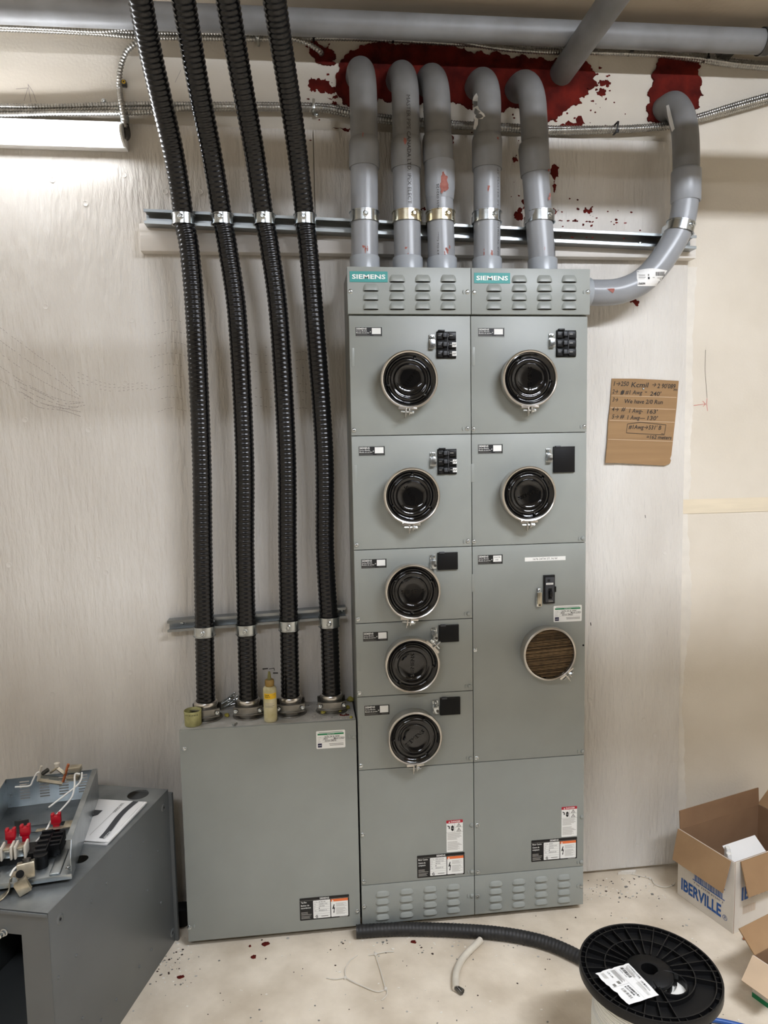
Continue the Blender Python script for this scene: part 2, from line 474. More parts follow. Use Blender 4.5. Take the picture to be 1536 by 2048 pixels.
# drag marks rubbed into the paint, pencil marks
mk = MB(); ly = Lay(mk, planeY(0, 0, 0), 0.0002, 0.0001)
def dashes(px, n, w, jit=0.0, ln=0.006, mt='scuff'):
    P = [atY(u, v, 0) for u, v in px]
    Q = spline(P, 30); Q = resample(Q, (sum((b - a).length for a, b in zip(Q[:-1], Q[1:]))) / n)
    for q0, q1 in zip(Q[:-1], Q[1:]):
        if rn.random() < 0.18: continue
        d = (q1 - q0).normalized() * ln
        ly.line(q0.x, q0.z, q0.x + d.x, q0.z + d.z + (rn.random() - 0.5) * jit, w, mt)
for k in range(5):
    dashes([(0, 655 + k * 26), (60, 700 + k * 24), (120, 745 + k * 18), (160 + k * 3, 790 + k * 5)], 30, 0.0011, 0.002)
for k in range(4): dashes([(30 + k * 6, 760 + k * 12), (80, 785 + k * 10), (125, 806 + k * 5), (162, 806 + k * 9)], 26, 0.0014, 0.001)
for k in range(9): dashes([(300 + (k % 3) * 8, 648 + k * 22), (340, 640 + k * 22), (375, 646 + k * 22)], 9, 0.0011, 0.003)
for k in range(8): dashes([(500, 690 + k * 17), (530, 694 + k * 17), (560, 690 + k * 18)], 6, 0.0013, 0.003)
for k in range(8): dashes([(592, 705 + k * 16), (606, 703 + k * 16), (616, 706 + k * 16)], 4, 0.0013, 0.003)
for k in range(3): dashes([(155, 745 + k * 9), (220, 768 + k * 7), (300, 765 + k * 5)], 16, 0.001, 0.004)
mk.build('scuff_marks', sheets[0], 0, label='grey drag marks rubbed into the paint', kind='stuff')
mk = MB(); ly = Lay(mk, planeY(0, 0.0148, 0), 0.0004, 0.0001)
def wline(px, w, mt, Y=0.0148):
    P = [atY(u, v, Y) for u, v in px]; ly.stroke([(p.x, p.z) for p in P], w, mt)
wline([(1411, 700), (1410, 740), (1414, 796)], 0.0016, 'pencil')
wline([(1414, 797), (1413, 808), (1415, 822)], 0.0016, 'ink_red')
wline([(1387, 811), (1411, 808)], 0.0014, 'ink_red'); wline([(1405, 802), (1411, 808), (1406, 813)], 0.0014, 'ink_red')
wline([(32, 178), (56, 176), (48, 202)], 0.0012, 'scuff'); wline([(56, 168), (62, 205)], 0.0012, 'scuff'); wline([(57, 170), (66, 184), (73, 205)], 0.0012, 'scuff')
wline([(350, 165), (362, 140)], 0.001, 'scuff')
mk.build('wall_marks', wall, 0, label='thin pencil line with a red arrow and strokes', kind='stuff')
mk = MB(); ly = Lay(mk, planeY(0, 0.0, 0), 0.0004, 0.0001)
wline([(525, 1338), (536, 1337)], 0.004, 'ink', 0); wline([(538, 1338), (548, 1336), (549, 1341)], 0.0022, 'ink', 0); wline([(546, 1346), (556, 1346)], 0.004, 'ink', 0)
for (u, v, w) in ((1181, 1245, .003), (700, 905, .002), (1290, 1030, .002)): wline([(u, v), (u + 1, v + 6)], w, 'ink', 0)
mk.build('ink_marks', sheets[0], 0, label='short black marker strokes above the bottle', kind='stuff')

# ------------------------------------------------------------------ meter cabinets
FY = -0.18                                   # front plane of the cabinets
XM = 0.36
ZL = [2.024, 1.8887, 1.5416, 1.2033, 0.9806, 0.7536, 0.5229, 0.1511, 0.020]   # seams of the left stack
ZR = [2.024, 1.8887, 1.5416, 1.2033, 0.5229, 0.1511, 0.020]
def F(u, v, d=0.0): return atY(u, v, FY - d)
GAP = 0.0011
# shared small parts
scm = MB()
scm.lathe([(0.0066, 0), (0.0066, 0.0008), (0.0052, 0.0018), (0.0048, 0.0042), (0.0038, 0.0048), (0.0018, 0.0048), (0.0014, 0.0034), (0.0001, 0.0034)], (0, 0, 0), (0, -1, 0), 'zinc', 12)
SCREW = scm.mesh('screw')
scm = MB()
scm.lathe([(0.0066, 0), (0.0064, 0.0014), (0.0050, 0.0036), (0.0025, 0.0046), (0.0001, 0.0047)], (0, 0, 0), (0, -1, 0), 'panel_gray', 12)
SCREWP = scm.mesh('screw_painted')
scm = MB(); scm.lathe([(0.0026, 0), (0.0026, 0.0018), (0.0018, 0.0024), (0.0001, 0.0024)], (0, 0, 0), (0, -1, 0), 'panel_gray', 8)
for v in scm.v: v.z *= 2.3
SLOT = scm.mesh('cover_tab')
def louver_mesh(w, h, d, up=True, soft=False):
    """pressed louver hood: open edge below when up"""
    mb = MB(); nx, nz = 12, 6
    vs = []
    for j in range(nz + 1):
        t = j / nz
        for i in range(nx + 1):
            s = -1 + 2 * i / nx
            if soft:
                x = s * w / 2; zz = (t - 0.5) * h
                e = max(0.0, 1 - (abs(s) ** 3.2)); g = math.sin(math.pi * min(1.0, t * 0.62 + 0.0)) if True else 0
                prof = (1 - t) ** 0.7 if t > 0.12 else t / 0.12 * (0.88 ** 0.7)
                y = d * e ** 0.5 * prof
                if j == 0: y = 0
                zz = -h / 2 + t * h * (0.35 + 0.65 * e ** 0.4)
            else:
                wid = w / 2 * (1 - 0.30 * t ** 2.5)
                x = s * wid; zz = -h / 2 + t * h
                e = max(0.0, 1 - abs(s) ** 5)
                y = d * (1 - t ** 2.2) * e
                if j == nz: y = 0
            vs.append(V3((x, -y - 0.0004, zz)))
    fs = [[j * (nx + 1) + i, j * (nx + 1) + i + 1, (j + 1) * (nx + 1) + i + 1, (j + 1) * (nx + 1) + i] for j in range(nz) for i in range(nx)]
    mb.add(vs, fs, 'panel_gray')
    if not soft:      # the slot the hood covers
        mb.box((-w / 2 * 0.86, -0.0006, -h / 2 - 0.0016), (w / 2 * 0.86, 0.0004, -h / 2 + 0.004), 'void_black')
    return mb.mesh('louver', 60)
LOUV_T = louver_mesh(0.047, 0.020, 0.0085)
LOUV_B = louver_mesh(0.043, 0.0175, 0.0075, soft=True)
kn = MB(); kn.box((-0.0045, -0.0008, -0.0275), (0.0045, 0, 0.0275), 'panel_gray', 0.0004); KNOCK = kn.mesh('knockout')
# hasp beside the breakers
hm = MB()
hm.box((-0.0085, -0.003, -0.022), (0.0085, 0, 0.006), 'zinc', 0.0008)
hm.box((-0.007, -0.012, -0.022), (0.009, -0.0105, 0.003), 'zinc', 0.0006)
hm.box((-0.007, -0.0115, 0.001), (0.009, 0, 0.003), 'zinc', 0.0004)
hm.lathe([(0.0058, 0.002), (0.0055, 0.005), (0.003, 0.0085), (0.0001, 0.009)], (0, 0, 0.012), (0, -1, 0), 'zinc', 12)
hm.box((-0.0085, -0.003, 0.006), (0.0085, 0, 0.019), 'zinc', 0.0008)
hm.cyl((0.005, -0.014, -0.012), (0.005, -0.012, -0.012), 0.0042, 'dark_steel', 10)
HASP = hm.mesh('hasp')
# breaker with three poles and tied handles
def breaker_mesh(w, h):
    mb = MB(); mb.box((-w / 2, -0.004, -h / 2), (w / 2, 0.01, h / 2), 'black_matte', 0.0008)
    for k in range(3):
        zc = h / 2 - h * (k + 0.5) / 3 + 0.001; hh = h / 6 * 0.86
        mb.box((-w / 2 + 0.0015, -0.010, zc - hh), (-0.012, -0.003, zc + hh * 0.7), 'black_plastic', 0.0008)
        mb.box((0.006, -0.010, zc - hh), (w / 2 - 0.0015, -0.003, zc + hh * 0.7), 'black_plastic', 0.0008)
        mb.box((-0.012, -0.018, zc - hh * 0.55), (-0.001, -0.004, zc + hh * 0.55), 'dark_gray_plastic', 0.0012)
        mb.box((0.0015, -0.0125, zc - hh * 0.5), (0.0055, -0.004, zc + hh * 0.45), 'dark_gray_plastic', 0.0006)
        mb.box((0.008, -0.0104, zc - 0.001), (0.018, -0.0099, zc + 0.0006), 'print_lightgray')
        mb.box((-w / 2 + 0.003, -0.0104, zc - 0.001), (-w / 2 + 0.011, -0.0099, zc + 0.0004), 'print_gray')
    mb.tube(spline([(-0.002, -0.016, h / 2 - 0.004), (0.0005, -0.019, h / 2 - 0.010), (0.0005, -0.019, 0), (0.0005, -0.019, -h / 2 + 0.018), (-0.002, -0.017, -h / 2 + 0.012)], 4), 0.0012, 'dark_gray_plastic', 6)
    mb.box((-w / 2 + 0.004, -0.013, h / 2 - 0.002), (-w / 2 + 0.023, -0.002, h / 2 + 0.004), 'black_plastic', 0.001)
    return mb
def blank_mesh(w, h):
    mb = MB(); mb.box((-w / 2, -0.007, -h / 2), (w / 2, 0.006, h / 2), 'black_matte', 0.001)
    mb.box((-w / 2, -0.0072, h / 2 - 0.0012), (w / 2, 0.006, h / 2 + 0.0012), 'black_plastic', 0.0005)
    mb.box((-w / 2 + 0.005, -0.010, h / 2 - 0.002), (-w / 2 + 0.021, -0.001, h / 2 + 0.0035), 'dark_gray_plastic', 0.001)
    return mb
def nameplate(parent, u0, v0, u1, v1, note=False):
    a = F(u0, v0); b = F(u1, v1); w = b.x - a.x; h = abs(a.z - b.z) - 0.0005
    x0 = a.x; z0 = (a.z + F(u0, v1).z) / 2 - h / 2
    mb = MB(); f = planeY(x0, FY, z0); l = Lay(mb, f, 0.0012, 0.0002)
    mb.box((x0 - 0.002, FY - 0.0007, z0 - 0.003), (x0 + w + 0.002, FY, z0 + h + 0.003), 'panel_gray', 0.0002)
    l.rect(0, 0, w, h, 'print_black')
    l.text('SIEMENS', w * 0.02, h * 0.74, h * 0.20, 'print_white', 1, 0.02, width=w * 0.40)
    l.text('Service Module', w * 0.02, h * 0.53, h * 0.14, 'print_white', 1, 0.01, width=w * 0.41)
    l.text('Module de service', w * 0.02, h * 0.32, h * 0.14, 'print_white', 1, 0.01, width=w * 0.49)
    l.rect(w * 0.02, h * 0.20, w * 0.44, h * 0.235, 'print_gray', 1); l.rect(w * 0.02, h * 0.09, w * 0.54, h * 0.125, 'print_gray', 1)
    l.rect(w * 0.68, h * 0.09, w * 0.95, h * 0.12, 'print_gray', 1)
    l.text('#', w * 0.535, h * 0.42, h * 0.16, 'print_white', 1)
    l.rect(w * 0.615, h * 0.23, w * 0.955, h * 0.92, 'print_white', 1)
    if note:
        l.text('3rd flr', w * 0.65, h * 0.66, h * 0.15, 'ink', 2, slant=0.3, width=w * 0.26); l.text('HSE', w * 0.70, h * 0.38, h * 0.15, 'ink', 2, slant=0.3)
    return mb.build('nameplate', parent, 0, label='black nameplate with a white write-on box')
RINGR = 0.0835
def ring_profile(): return [(RINGR - 0.004, 0.0), (RINGR - 0.003, 0.028), (RINGR, 0.029), (RINGR + 0.0005, 0.033), (RINGR - 0.0005, 0.045), (RINGR - 0.0035, 0.0475), (RINGR - 0.0065, 0.046), (RINGR - 0.0065, 0.040)]
rm = MB(); rm.lathe(ring_profile(), (0, 0, 0), (0, -1, 0), 'stainless', 56); RING = rm.mesh('clamp_ring', 40)
def bolt_mesh():
    mb = MB()           # two ears, bolt, nut and wing tab, pointing down (-z)
    for s_ in (-1, 1):
        mb.box((s_ * 0.0045 - 0.0012, -0.046, -RINGR - 0.018), (s_ * 0.0045 + 0.0012, -0.031, -RINGR + 0.003), 'stainless', 0.0006)
        mb.box((s_ * 0.0045 - 0.0012, -0.046, -RINGR - 0.002), (s_ * 0.026, -0.0335, -RINGR + 0.001 + 0.003), 'stainless', 0.0006)
    mb.cyl((-0.020, -0.040, -RINGR - 0.009), (0.016, -0.040, -RINGR - 0.009), 0.0025, 'zinc', 8)
    mb.cyl((0.006, -0.040, -RINGR - 0.009), (0.0125, -0.040, -RINGR - 0.009), 0.0062, 'zinc', 6)
    mb.cyl((0.0125, -0.040, -RINGR - 0.009), (0.018, -0.040, -RINGR - 0.009), 0.0048, 'zinc', 8)
    mb.box((-0.007, -0.047, -RINGR - 0.026), (-0.0055, -0.034, -RINGR - 0.003), 'stainless', 0.0005)
    return mb.mesh('clamp_bolt')
BOLT = bolt_mesh()
def socket_cover_mesh(ang):
    mb = MB(); R = RINGR - 0.006
    prof = [(R, 0.036), (R, 0.0415), (R * 0.95, 0.0425), (R * 0.90, 0.0395), (R * 0.87, 0.036), (R * 0.83, 0.0352), (R * 0.80, 0.037), (R * 0.76, 0.0405), (R * 0.70, 0.0415),
            (R * 0.66, 0.0405), (R * 0.62, 0.0388), (R * 0.585, 0.0388), (R * 0.565, 0.0425), (R * 0.54, 0.0438), (R * 0.515, 0.0428), (R * 0.49, 0.0412), (R * 0.3, 0.0405), (0.0001, 0.0402)]
    mb.lathe(prof, (0, 0, 0), (0, -1, 0), 'black_gloss', 48)
    c, s_ = math.cos(math.radians(ang)), math.sin(math.radians(ang))
    l = Lay(mb, lambda x, y, h: V3((x * c - y * s_, -0.0405 - h, x * s_ + y * c)), 0.0, 0.0)
    l.text('SIEMENS', 0, -0.0055, 0.0115, 'black_gloss', 0, 0.0, width=R * 0.86, align='c', extr=0.0026)
    for k in range(3):      # moulded bumps on the outer ring
        a = math.radians(ang + 25 + 120 * k); p = V3((math.cos(a), 0, math.sin(a))) * R * 0.80
        mb.lathe([(0.005, 0.036), (0.0042, 0.040), (0.002, 0.0415), (0.0001, 0.0417)], p, (0, -1, 0), 'black_gloss', 10)
    return mb.mesh('socket_cover', 50)
def meter_socket(parent, u, v, ang, bolt_ang, cover=True):
    p = F(u, v, 0.042); p.y = FY
    e = bpy.data.objects.new('meter_socket', None); e.empty_display_size = 0.03; _link(e); place(e, p, parent)
    inst('clamp_ring', RING, p, e)
    inst('clamp_bolt', BOLT, p, e, rot=(0, math.radians(-(bolt_ang + 90)), 0))
    if cover: inst('socket_cover', socket_cover_mesh(ang), p, e, label='glossy black blank cover with embossed letters')
    return e, p
def front(parent, x0, x1, z0, z1, name='front_cover', d=0.0):
    return MB().box((x0 + GAP, FY - d, z0 + GAP), (x1 - GAP, FY + 0.012, z1 - GAP), 'panel_gray', 0.0008).build(name, parent)
def screws(parent, lst, d=0.0):
    for s_ in lst:
        u, v = s_[0], s_[1]; me = SCREWP if len(s_) > 2 and s_[2] == 'p' else SCREW
        p = F(u, v, d); inst('screw', me, p, parent)
def slots(parent, lst, d=0.0):
    for u, v in lst: inst('cover_tab', SLOT, F(u, v, d), parent)
def danger_label(parent, q):
    a, b = F(*q[0]), F(*q[1]); c = F(*q[2])
    w = b.x - a.x; h = a.z - c.z; mb = MB(); l = Lay(mb, planeY(a.x, FY, c.z), 0.0005, 0.0002)
    l.rrect(0, 0, w, h, 0.002, 'print_white'); l.rrect(0, h * 0.905, w, h, 0.002, 'print_red', 1)
    l.poly([(w * 0.13, h * 0.925), (w * 0.23, h * 0.925), (w * 0.18, h * 0.975)], 'print_white', 2)
    l.text('DANGER', w * 0.28, h * 0.925, h * 0.055, 'print_white', 2, 0.02, width=w * 0.58)
    l.line(w * 0.5, h * 0.62, w * 0.5, h * 0.905, 0.0006, 'print_gray', 1); l.line(0, h * 0.62, w, h * 0.62, 0.0006, 'print_gray', 1); l.line(w * .5, h * .765, w, h * .765, 0.0006, 'print_gray', 1)
    l.poly([(w * .27, h * .72), (w * .34, h * .66), (w * .42, h * .66), (w * .46, h * .73), (w * .45, h * .80), (w * .37, h * .84), (w * .29, h * .80)], 'print_black', 1)
    l.stroke([(w * .07, h * .83), (w * .2, h * .795), (w * .16, h * .76), (w * .2, h * .735)], w * 0.06, 'print_black', 1)
    l.line(w * .29, h * .755, w * .45, h * .745, 0.001, 'print_white', 2)
    for zc in (.78, .635):
        l.poly([(w * .6, h * zc), (w * .9, h * zc), (w * .75, h * (zc + .12))], 'print_gray', 1); l.poly([(w * .66, h * (zc + .015)), (w * .84, h * (zc + .015)), (w * .75, h * (zc + .09))], 'print_white', 2)
        l.line(w * .75, h * (zc + .02), w * .75, h * (zc + .07), 0.0016, 'print_black', 3)
    l.lines(w * .06, w * .94, h * .595, h * .028, 8, h * .012, 'print_lightgray', 1, 0.4, 4); l.lines(w * .06, w * .94, h * .33, h * .028, 10, h * .012, 'print_lightgray', 1, 0.4, 6)
    return mb.build('danger_label', parent, 0, label='white danger label with a red header')
def rating_label(parent, q, title, rows, csa=True):
    a, b, c = F(*q[0]), F(*q[1]), F(*q[2])
    w = b.x - a.x; h = a.z - c.z; mb = MB(); l = Lay(mb, planeY(a.x, FY, c.z), 0.0006, 0.0002)
    l.rrect(0, 0, w, h, 0.002, 'print_black'); l.line(0, h * .875, w, h * .875, 0.0005, 'print_lightgray', 1)
    l.text('SIEMENS', w * .5, h * .895, h * .075, 'print_white', 1, 0.02, width=w * .19, align='c')
    y = h * .77
    for i, t in enumerate(title): l.text(t, w * .025, y - (h * .03 if i else 0), h * .075, 'print_white', 1, 0.01, width=min(w * .2, len(t) * w * .0165)); y -= h * .11
    l.lines(w * .025, w * .24, h * .36, h * .05, 3, h * .018, 'print_lightgray', 1, .4, 2); l.lines(w * .025, w * .24, h * .19, h * .05, 3, h * .018, 'print_lightgray', 1, .4, 3)
    l.rrect(w * .27, h * .05, w * .615, h * .85, 0.0018, 'print_white', 1); l.rrect(w * .63, h * .05, w * .975, h * .85, 0.0018, 'print_white', 1)
    l.rect(w * .63, h * .735, w * .975, h * .85, 'print_orange', 2); l.poly([(w * .645, h * .75), (w * .685, h * .75), (w * .665, h * .83)], 'print_white', 3)
    y = h * .755
    for (p, t) in rows:
        l.text(p, w * .285, y, h * .045, 'print_gray', 2, width=len(p) * w * .011); l.text(t, w * .385, y, h * .055, 'print_black', 2, width=min(w * .2, len(t) * w * .0145)); l.line(w * .28, y - h * .018, w * .605, y - h * .018, 0.0004, 'print_gray', 2); y -= h * .098
    ring = [(w * .345 + h * .055 * math.cos(t * math.pi / 8), h * .13 + h * .055 * math.sin(t * math.pi / 8)) for t in range(3, 15)]
    l.stroke(ring, h * .025, 'print_black', 2); l.rect(w * .34, h * .11, w * .36, h * .15, 'print_black', 2)
    l.rect(w * .43, h * .115, w * .57, h * .14, 'print_gray', 2)
    l.poly([(w * .685, h * .61), (w * .70, h * .61), (w * .69, h * .46), (w * .71, h * .47), (w * .695, h * .29), (w * .70, h * .28), (w * .685, h * .2), (w * .672, h * .28), (w * .682, h * .29), (w * .688, h * .41), (w * .652, h * .40)], 'print_black', 2)
    l.lines(w * .73, w * .955, h * .66, h * .035, 5, h * .014, 'print_lightgray', 2, .35, 8); l.lines(w * .73, w * .955, h * .45, h * .035, 9, h * .014, 'print_lightgray', 2, .4, 9)
    l.rect(w * .8, h * .015, w * .96, h * .035, 'print_lightgray', 1)
    return mb.build('rating_label', parent, 0, label='black rating label with white and orange fields')
def permit_sticker(parent, q, l1, l2, l3, l4):
    a, b, c = F(*q[0]), F(*q[1]), F(*q[2])
    w = b.x - a.x; h = a.z - c.z; mb = MB(); l = Lay(mb, planeY(a.x, FY, c.z), 0.0006, 0.0002)
    l.rrect(0, 0, w, h, 0.003, 'print_white')
    l.rect(w * .09, h * .895, w * .92, h * .925, 'print_gray', 1)
    l.rect(w * .05, h * .76, w * .95, h * .855, 'print_green', 1); l.text('INSPECTION', w * .5, h * .785, h * .045, 'print_white', 2, width=w * .24, align='c')
    for i, t in enumerate(('ADDRESS', 'UNIT', 'PERMIT')):
        y = h * (.605 - .12 * i); l.text(t, w * .05, y, h * .045, 'print_gray', 1, width=w * (.13, .09, .1)[i]); l.line(w * .2, y, w * .95, y, 0.0004, 'print_gray', 1)
    l.text('Date', w * .5, h * .49, h * .045, 'print_gray', 1)
    for (t, x, y, ww) in ((l1, .28, .62, .52), (l2, .24, .505, .14), (l3, .6, .505, .36), (l4, .3, .385, .38)): l.text(t, w * x, h * y, h * .10, 'ink', 2, 0.01, width=w * ww, slant=0.25)
    l.rect(w * .05, h * .08, w * .19, h * .30, 'print_navy', 1); l.rect(w * .065, h * .175, w * .175, h * .2, 'print_white', 2)
    l.rect(w * .44, h * .235, w * .94, h * .265, 'print_gray', 1); l.rect(w * .46, h * .155, w * .94, h * .185, 'print_gray', 1)
    return mb.build('permit_sticker', parent, 0, label='white inspection sticker with a green bar and handwriting')
def badge(parent, q, d):
    a, b, c = F(q[0], q[1], d), F(q[2], q[1], d), F(q[0], q[3], d)
    w = b.x - a.x; h = a.z - c.z; mb = MB(); mb.box((a.x, FY - d - 0.0015, c.z), (b.x, FY - d, a.z), 'print_teal', 0.0003)
    l = Lay(mb, planeY(a.x, FY - d - 0.0015, c.z), 0.0003, 0.0001); l.text('SIEMENS', w * .5, h * .30, h * .42, 'print_white', 1, 0.022, width=w * .88, align='c')
    return mb.build('badge', parent, 0, label='teal maker badge with white letters')
def top_louvers(parent, xs, rows, d):
    for i, u in enumerate(xs):
        for j, v in enumerate(rows):
            if i == 0 and j == 0: continue
            p = F(u, v, d); inst('louver', LOUV_T, p, parent)
def bot_louvers(parent, us, v0s, dv, d):
    for u, v0 in zip(us, v0s):
        for k in range(4): inst('louver', LOUV_B, F(u, v0 + dv * k, d), parent)
def crop4(x, y): return (660 + x * 0.35156, 520 + y * 0.35156)
def crop6(x, y): return (700 + x * 0.32552, 1380 + y * 0.32552)

def stack(name, x0, x1, label):
    t = thing(name, ((x0 + x1) / 2, FY / 2, 0.02), label, 'meter cabinet', 'meter cabinets')
    # body as an open tray behind the covers
    MB().box((x0 + 0.0006, FY + 0.0125, 0.0205), (x1 - 0.0006, -0.0005, 2.018), 'panel_side', 0.001).build('body', t)
    return t
# ---- left stack
tl = stack('meter_cabinet', 0.0, XM, 'grey meter cabinet with five black round covers, left of the pair')
D0 = 0.010
c0 = front(tl, -0.003, XM, ZL[1] + 0.001, ZL[0], 'vent_cover', D0)
top_louvers(c0, [crop4(x, 0)[0] for x in (233, 382, 528, 673)], [crop4(0, y)[1] for y in (104, 155, 207, 260)], D0)
badge(c0, (699, 542.5, 775, 564), D0)
screws(c0, [(701, 583), (935, 584)], D0); slots(c0, [(927, 584)], D0)
mods = []
for i in range(1, 6): mods.append(front(tl, 0, XM, ZL[i + 1], ZL[i]))
lowc = front(tl, 0, XM, ZL[7], ZL[6], 'lower_cover'); botc = front(tl, 0, XM, ZL[8], ZL[7], 'vent_cover')
screws(mods[0], [(708, 860.5), (935, 857.5)]); slots(mods[0], [(926, 857.5)])
screws(mods[1], [(713, 1090), (936, 1082)]); slots(mods[1], [(928, 1083)])
screws(mods[2], [(716, 1238.5), (937, 1227.5, 'p')]); slots(mods[2], [(930, 1228)])
screws(mods[3], [(719, 1386), (939.5, 1372, 'p')]); slots(mods[3], [(932, 1372.5)])
screws(mods[4], [(722, 1532), (941, 1516.5, 'p')]); slots(mods[4], [(934, 1516)])
screws(lowc, [(725.5, 1669.5), (943, 1650, 'p'), (728, 1763.5), (944, 1743, 'p')]); slots(lowc, [(936, 1743.5)])
screws(botc, [(729, 1813), (944, 1791.5, 'p')]); slots(botc, [(936, 1792)])
NP = [(711, 654.5, 764, 672.5), (717.5, 894, 769.5, 911), (722.5, 1120, 773, 1136), (726, 1266, 775.5, 1282), (729, 1413, 779, 1430)]
for q in NP: nameplate(mods[NP.index(q)], *q)
SK = [(819, 759, 50, 266), (824, 992, -58, 268), (826, 1183.5, 2, 262), (825, 1331, 88, 42), (830, 1477, 38, 270)]
for i, (u, v, an, ba) in enumerate(SK): meter_socket(tl, u, v, an, ba)
BR = [(872.5, 663.5, 912, 717, 1), (874.5, 898.5, 913, 948, 1), (874.5, 1106, 915, 1138, 0), (877, 1251, 917, 1282, 0), (879.5, 1396, 920, 1427, 0)]
def breaker_at(parent, q, prints=True):
    a, b = F(q[0], q[1]), F(q[2], q[3]); w = b.x - a.x; h = a.z - b.z; cx, cz = (a.x + b.x) / 2, (a.z + b.z) / 2
    mb = breaker_mesh(w, h) if q[4] else blank_mesh(w, h)
    if q[4] and prints:
        l = Lay(mb, lambda x, y, hh: V3((x, -0.0102 - hh, y)), 0, 0.0002)
        for k in (1, 2):
            zc = h / 2 - h * (k + 0.5) / 3; l.rect(w * .27, zc - h * .085, w * .49, zc + h * .085, 'print_white', 1)
            for j in range(4): l.rect(w * (.30 + .045 * j), zc - h * (.05 - .03 * (j % 2)), w * (.33 + .045 * j), zc + h * (.02 + .03 * (j % 2)), 'print_gray', 2)
    me = mb.mesh('breaker' if q[4] else 'blank_filler')
    o = inst('breaker' if q[4] else 'blank_filler', me, (cx, FY, cz), parent)
    inst('hasp', HASP, (a.x - 0.0145, FY, a.z - (0.028 if q[4] else 0.024)), parent, label='small zinc locking hasp')
    return o
for i, q in enumerate(BR): breaker_at(mods[i], q)
for i, (u, v) in enumerate(((705.5, 715), (711, 949), (715, 1180), (718, 1325), (720.5, 1468))): inst('knockout', KNOCK, F(u, v), mods[i])
danger_label(lowc, ((892.5, 1641), (925.5, 1638), (894.5, 1704.5)))
rating_label(lowc, ((834, 1711.5), (929, 1703.5), (836, 1756)), ['Meter Centre', 'Centre de', 'compteurs'], [('CAT NO.', 'MM5125-B-120'), ('VOLT', '120/240 V.AC'), ('BUS', '800 MAX'), ('PH', '1'), ('TYPE', 'B0202033-10'), ('', ''), ('', '')])
bot_louvers(botc, [crop6(x, 0)[0] for x in (200, 347, 493, 636)], [crop6(0, y)[1] for y in (1250, 1235, 1221, 1207)], 15.5, 0)
# ---- right stack
tr = stack('meter_cabinet', XM, 2 * XM, 'grey meter cabinet with a cardboard filled meter ring, right of the pair')
c0 = front(tr, XM, 2 * XM + 0.003, ZR[1] + 0.001, ZR[0], 'vent_cover', D0)
top_louvers(c0, [crop4(x, 0)[0] for x in (933, 1077, 1220, 1361)], [crop4(0, y)[1] for y in (106, 158, 209, 260)], D0)
badge(c0, (948, 545.5, 1020, 566.5), D0)
screws(c0, [(948.5, 585), (1176, 584)], D0); slots(c0, [(1167.5, 584)], D0)
r1 = front(tr, XM, 2 * XM, ZR[2], ZR[1]); r2 = front(tr, XM, 2 * XM, ZR[3], ZR[2]); r3 = front(tr, XM, 2 * XM, ZR[4], ZR[3])
lowr = front(tr, XM, 2 * XM, ZR[5], ZR[4], 'lower_cover'); botr = front(tr, XM, 2 * XM, ZR[6], ZR[5], 'vent_cover')
screws(r1, [(947, 858), (1169, 853)]); slots(r1, [(1161.5, 853.5)])
screws(r2, [(948, 1083), (1165.5, 1076.5, 'p')]); slots(r2, [(1158, 1077)])
screws(r3, [(950.5, 1300), (953.5, 1516.5), (1165, 1502.5, 'p')]); slots(r3, [(1156.5, 1503)])
screws(lowr, [(955, 1650.5), (1163.5, 1633.5, 'p'), (955.5, 1744), (1162.5, 1724, 'p')]); slots(lowr, [(1155.5, 1724.5)])
screws(botr, [(955.5, 1792), (1162.5, 1771.5)]); slots(botr, [(1155, 1772)])
nameplate(r1, 956, 656.5, 1008, 673); nameplate(r2, 956, 890, 1005, 907); nameplate(r3, 956, 1111.5, 1005, 1128, True)
for (u, v, p) in ((947, 713, r1), (945.5, 946, r2), (946.5, 1166, r3)): inst('knockout', KNOCK, F(u, v), p)
meter_socket(tr, 1060, 757, 89, 270); meter_socket(tr, 1058, 988, 22, 270)
breaker_at(r1, (1112, 661, 1151, 714, 1), False); breaker_at(r2, (1106, 894, 1148, 944, 0))
e, p = meter_socket(tr, 1099.5, 1308, 0, 310, False)
# corrugated cardboard layers stuffed into the open ring
cb = MB(); R = RINGR - 0.0072; n = 34; rn = random.Random(11)
for k in range(n):
    z0 = -R + 2 * R * k / n; z1 = z0 + 2 * R / n * (0.50 + 0.25 * rn.random()); zc = (z0 + z1) / 2
    hw = math.sqrt(max(0, R * R - zc * zc))
    if hw < 0.004: continue
    d0 = 0.034 + 0.004 * rn.random(); tilt = 0.055
    m4 = Matrix.Translation(p) @ Matrix.Rotation(-tilt, 4, 'Y')
    cb.box((-hw, -d0, z0), (hw, -0.004, z1), 'card_edge' if rn.random() < 0.6 else 'card_edge_dark', 0, m4)
cb.build('cardboard_layers', e, 0, label='brown corrugated cardboard edges filling the ring', kind='stuff')
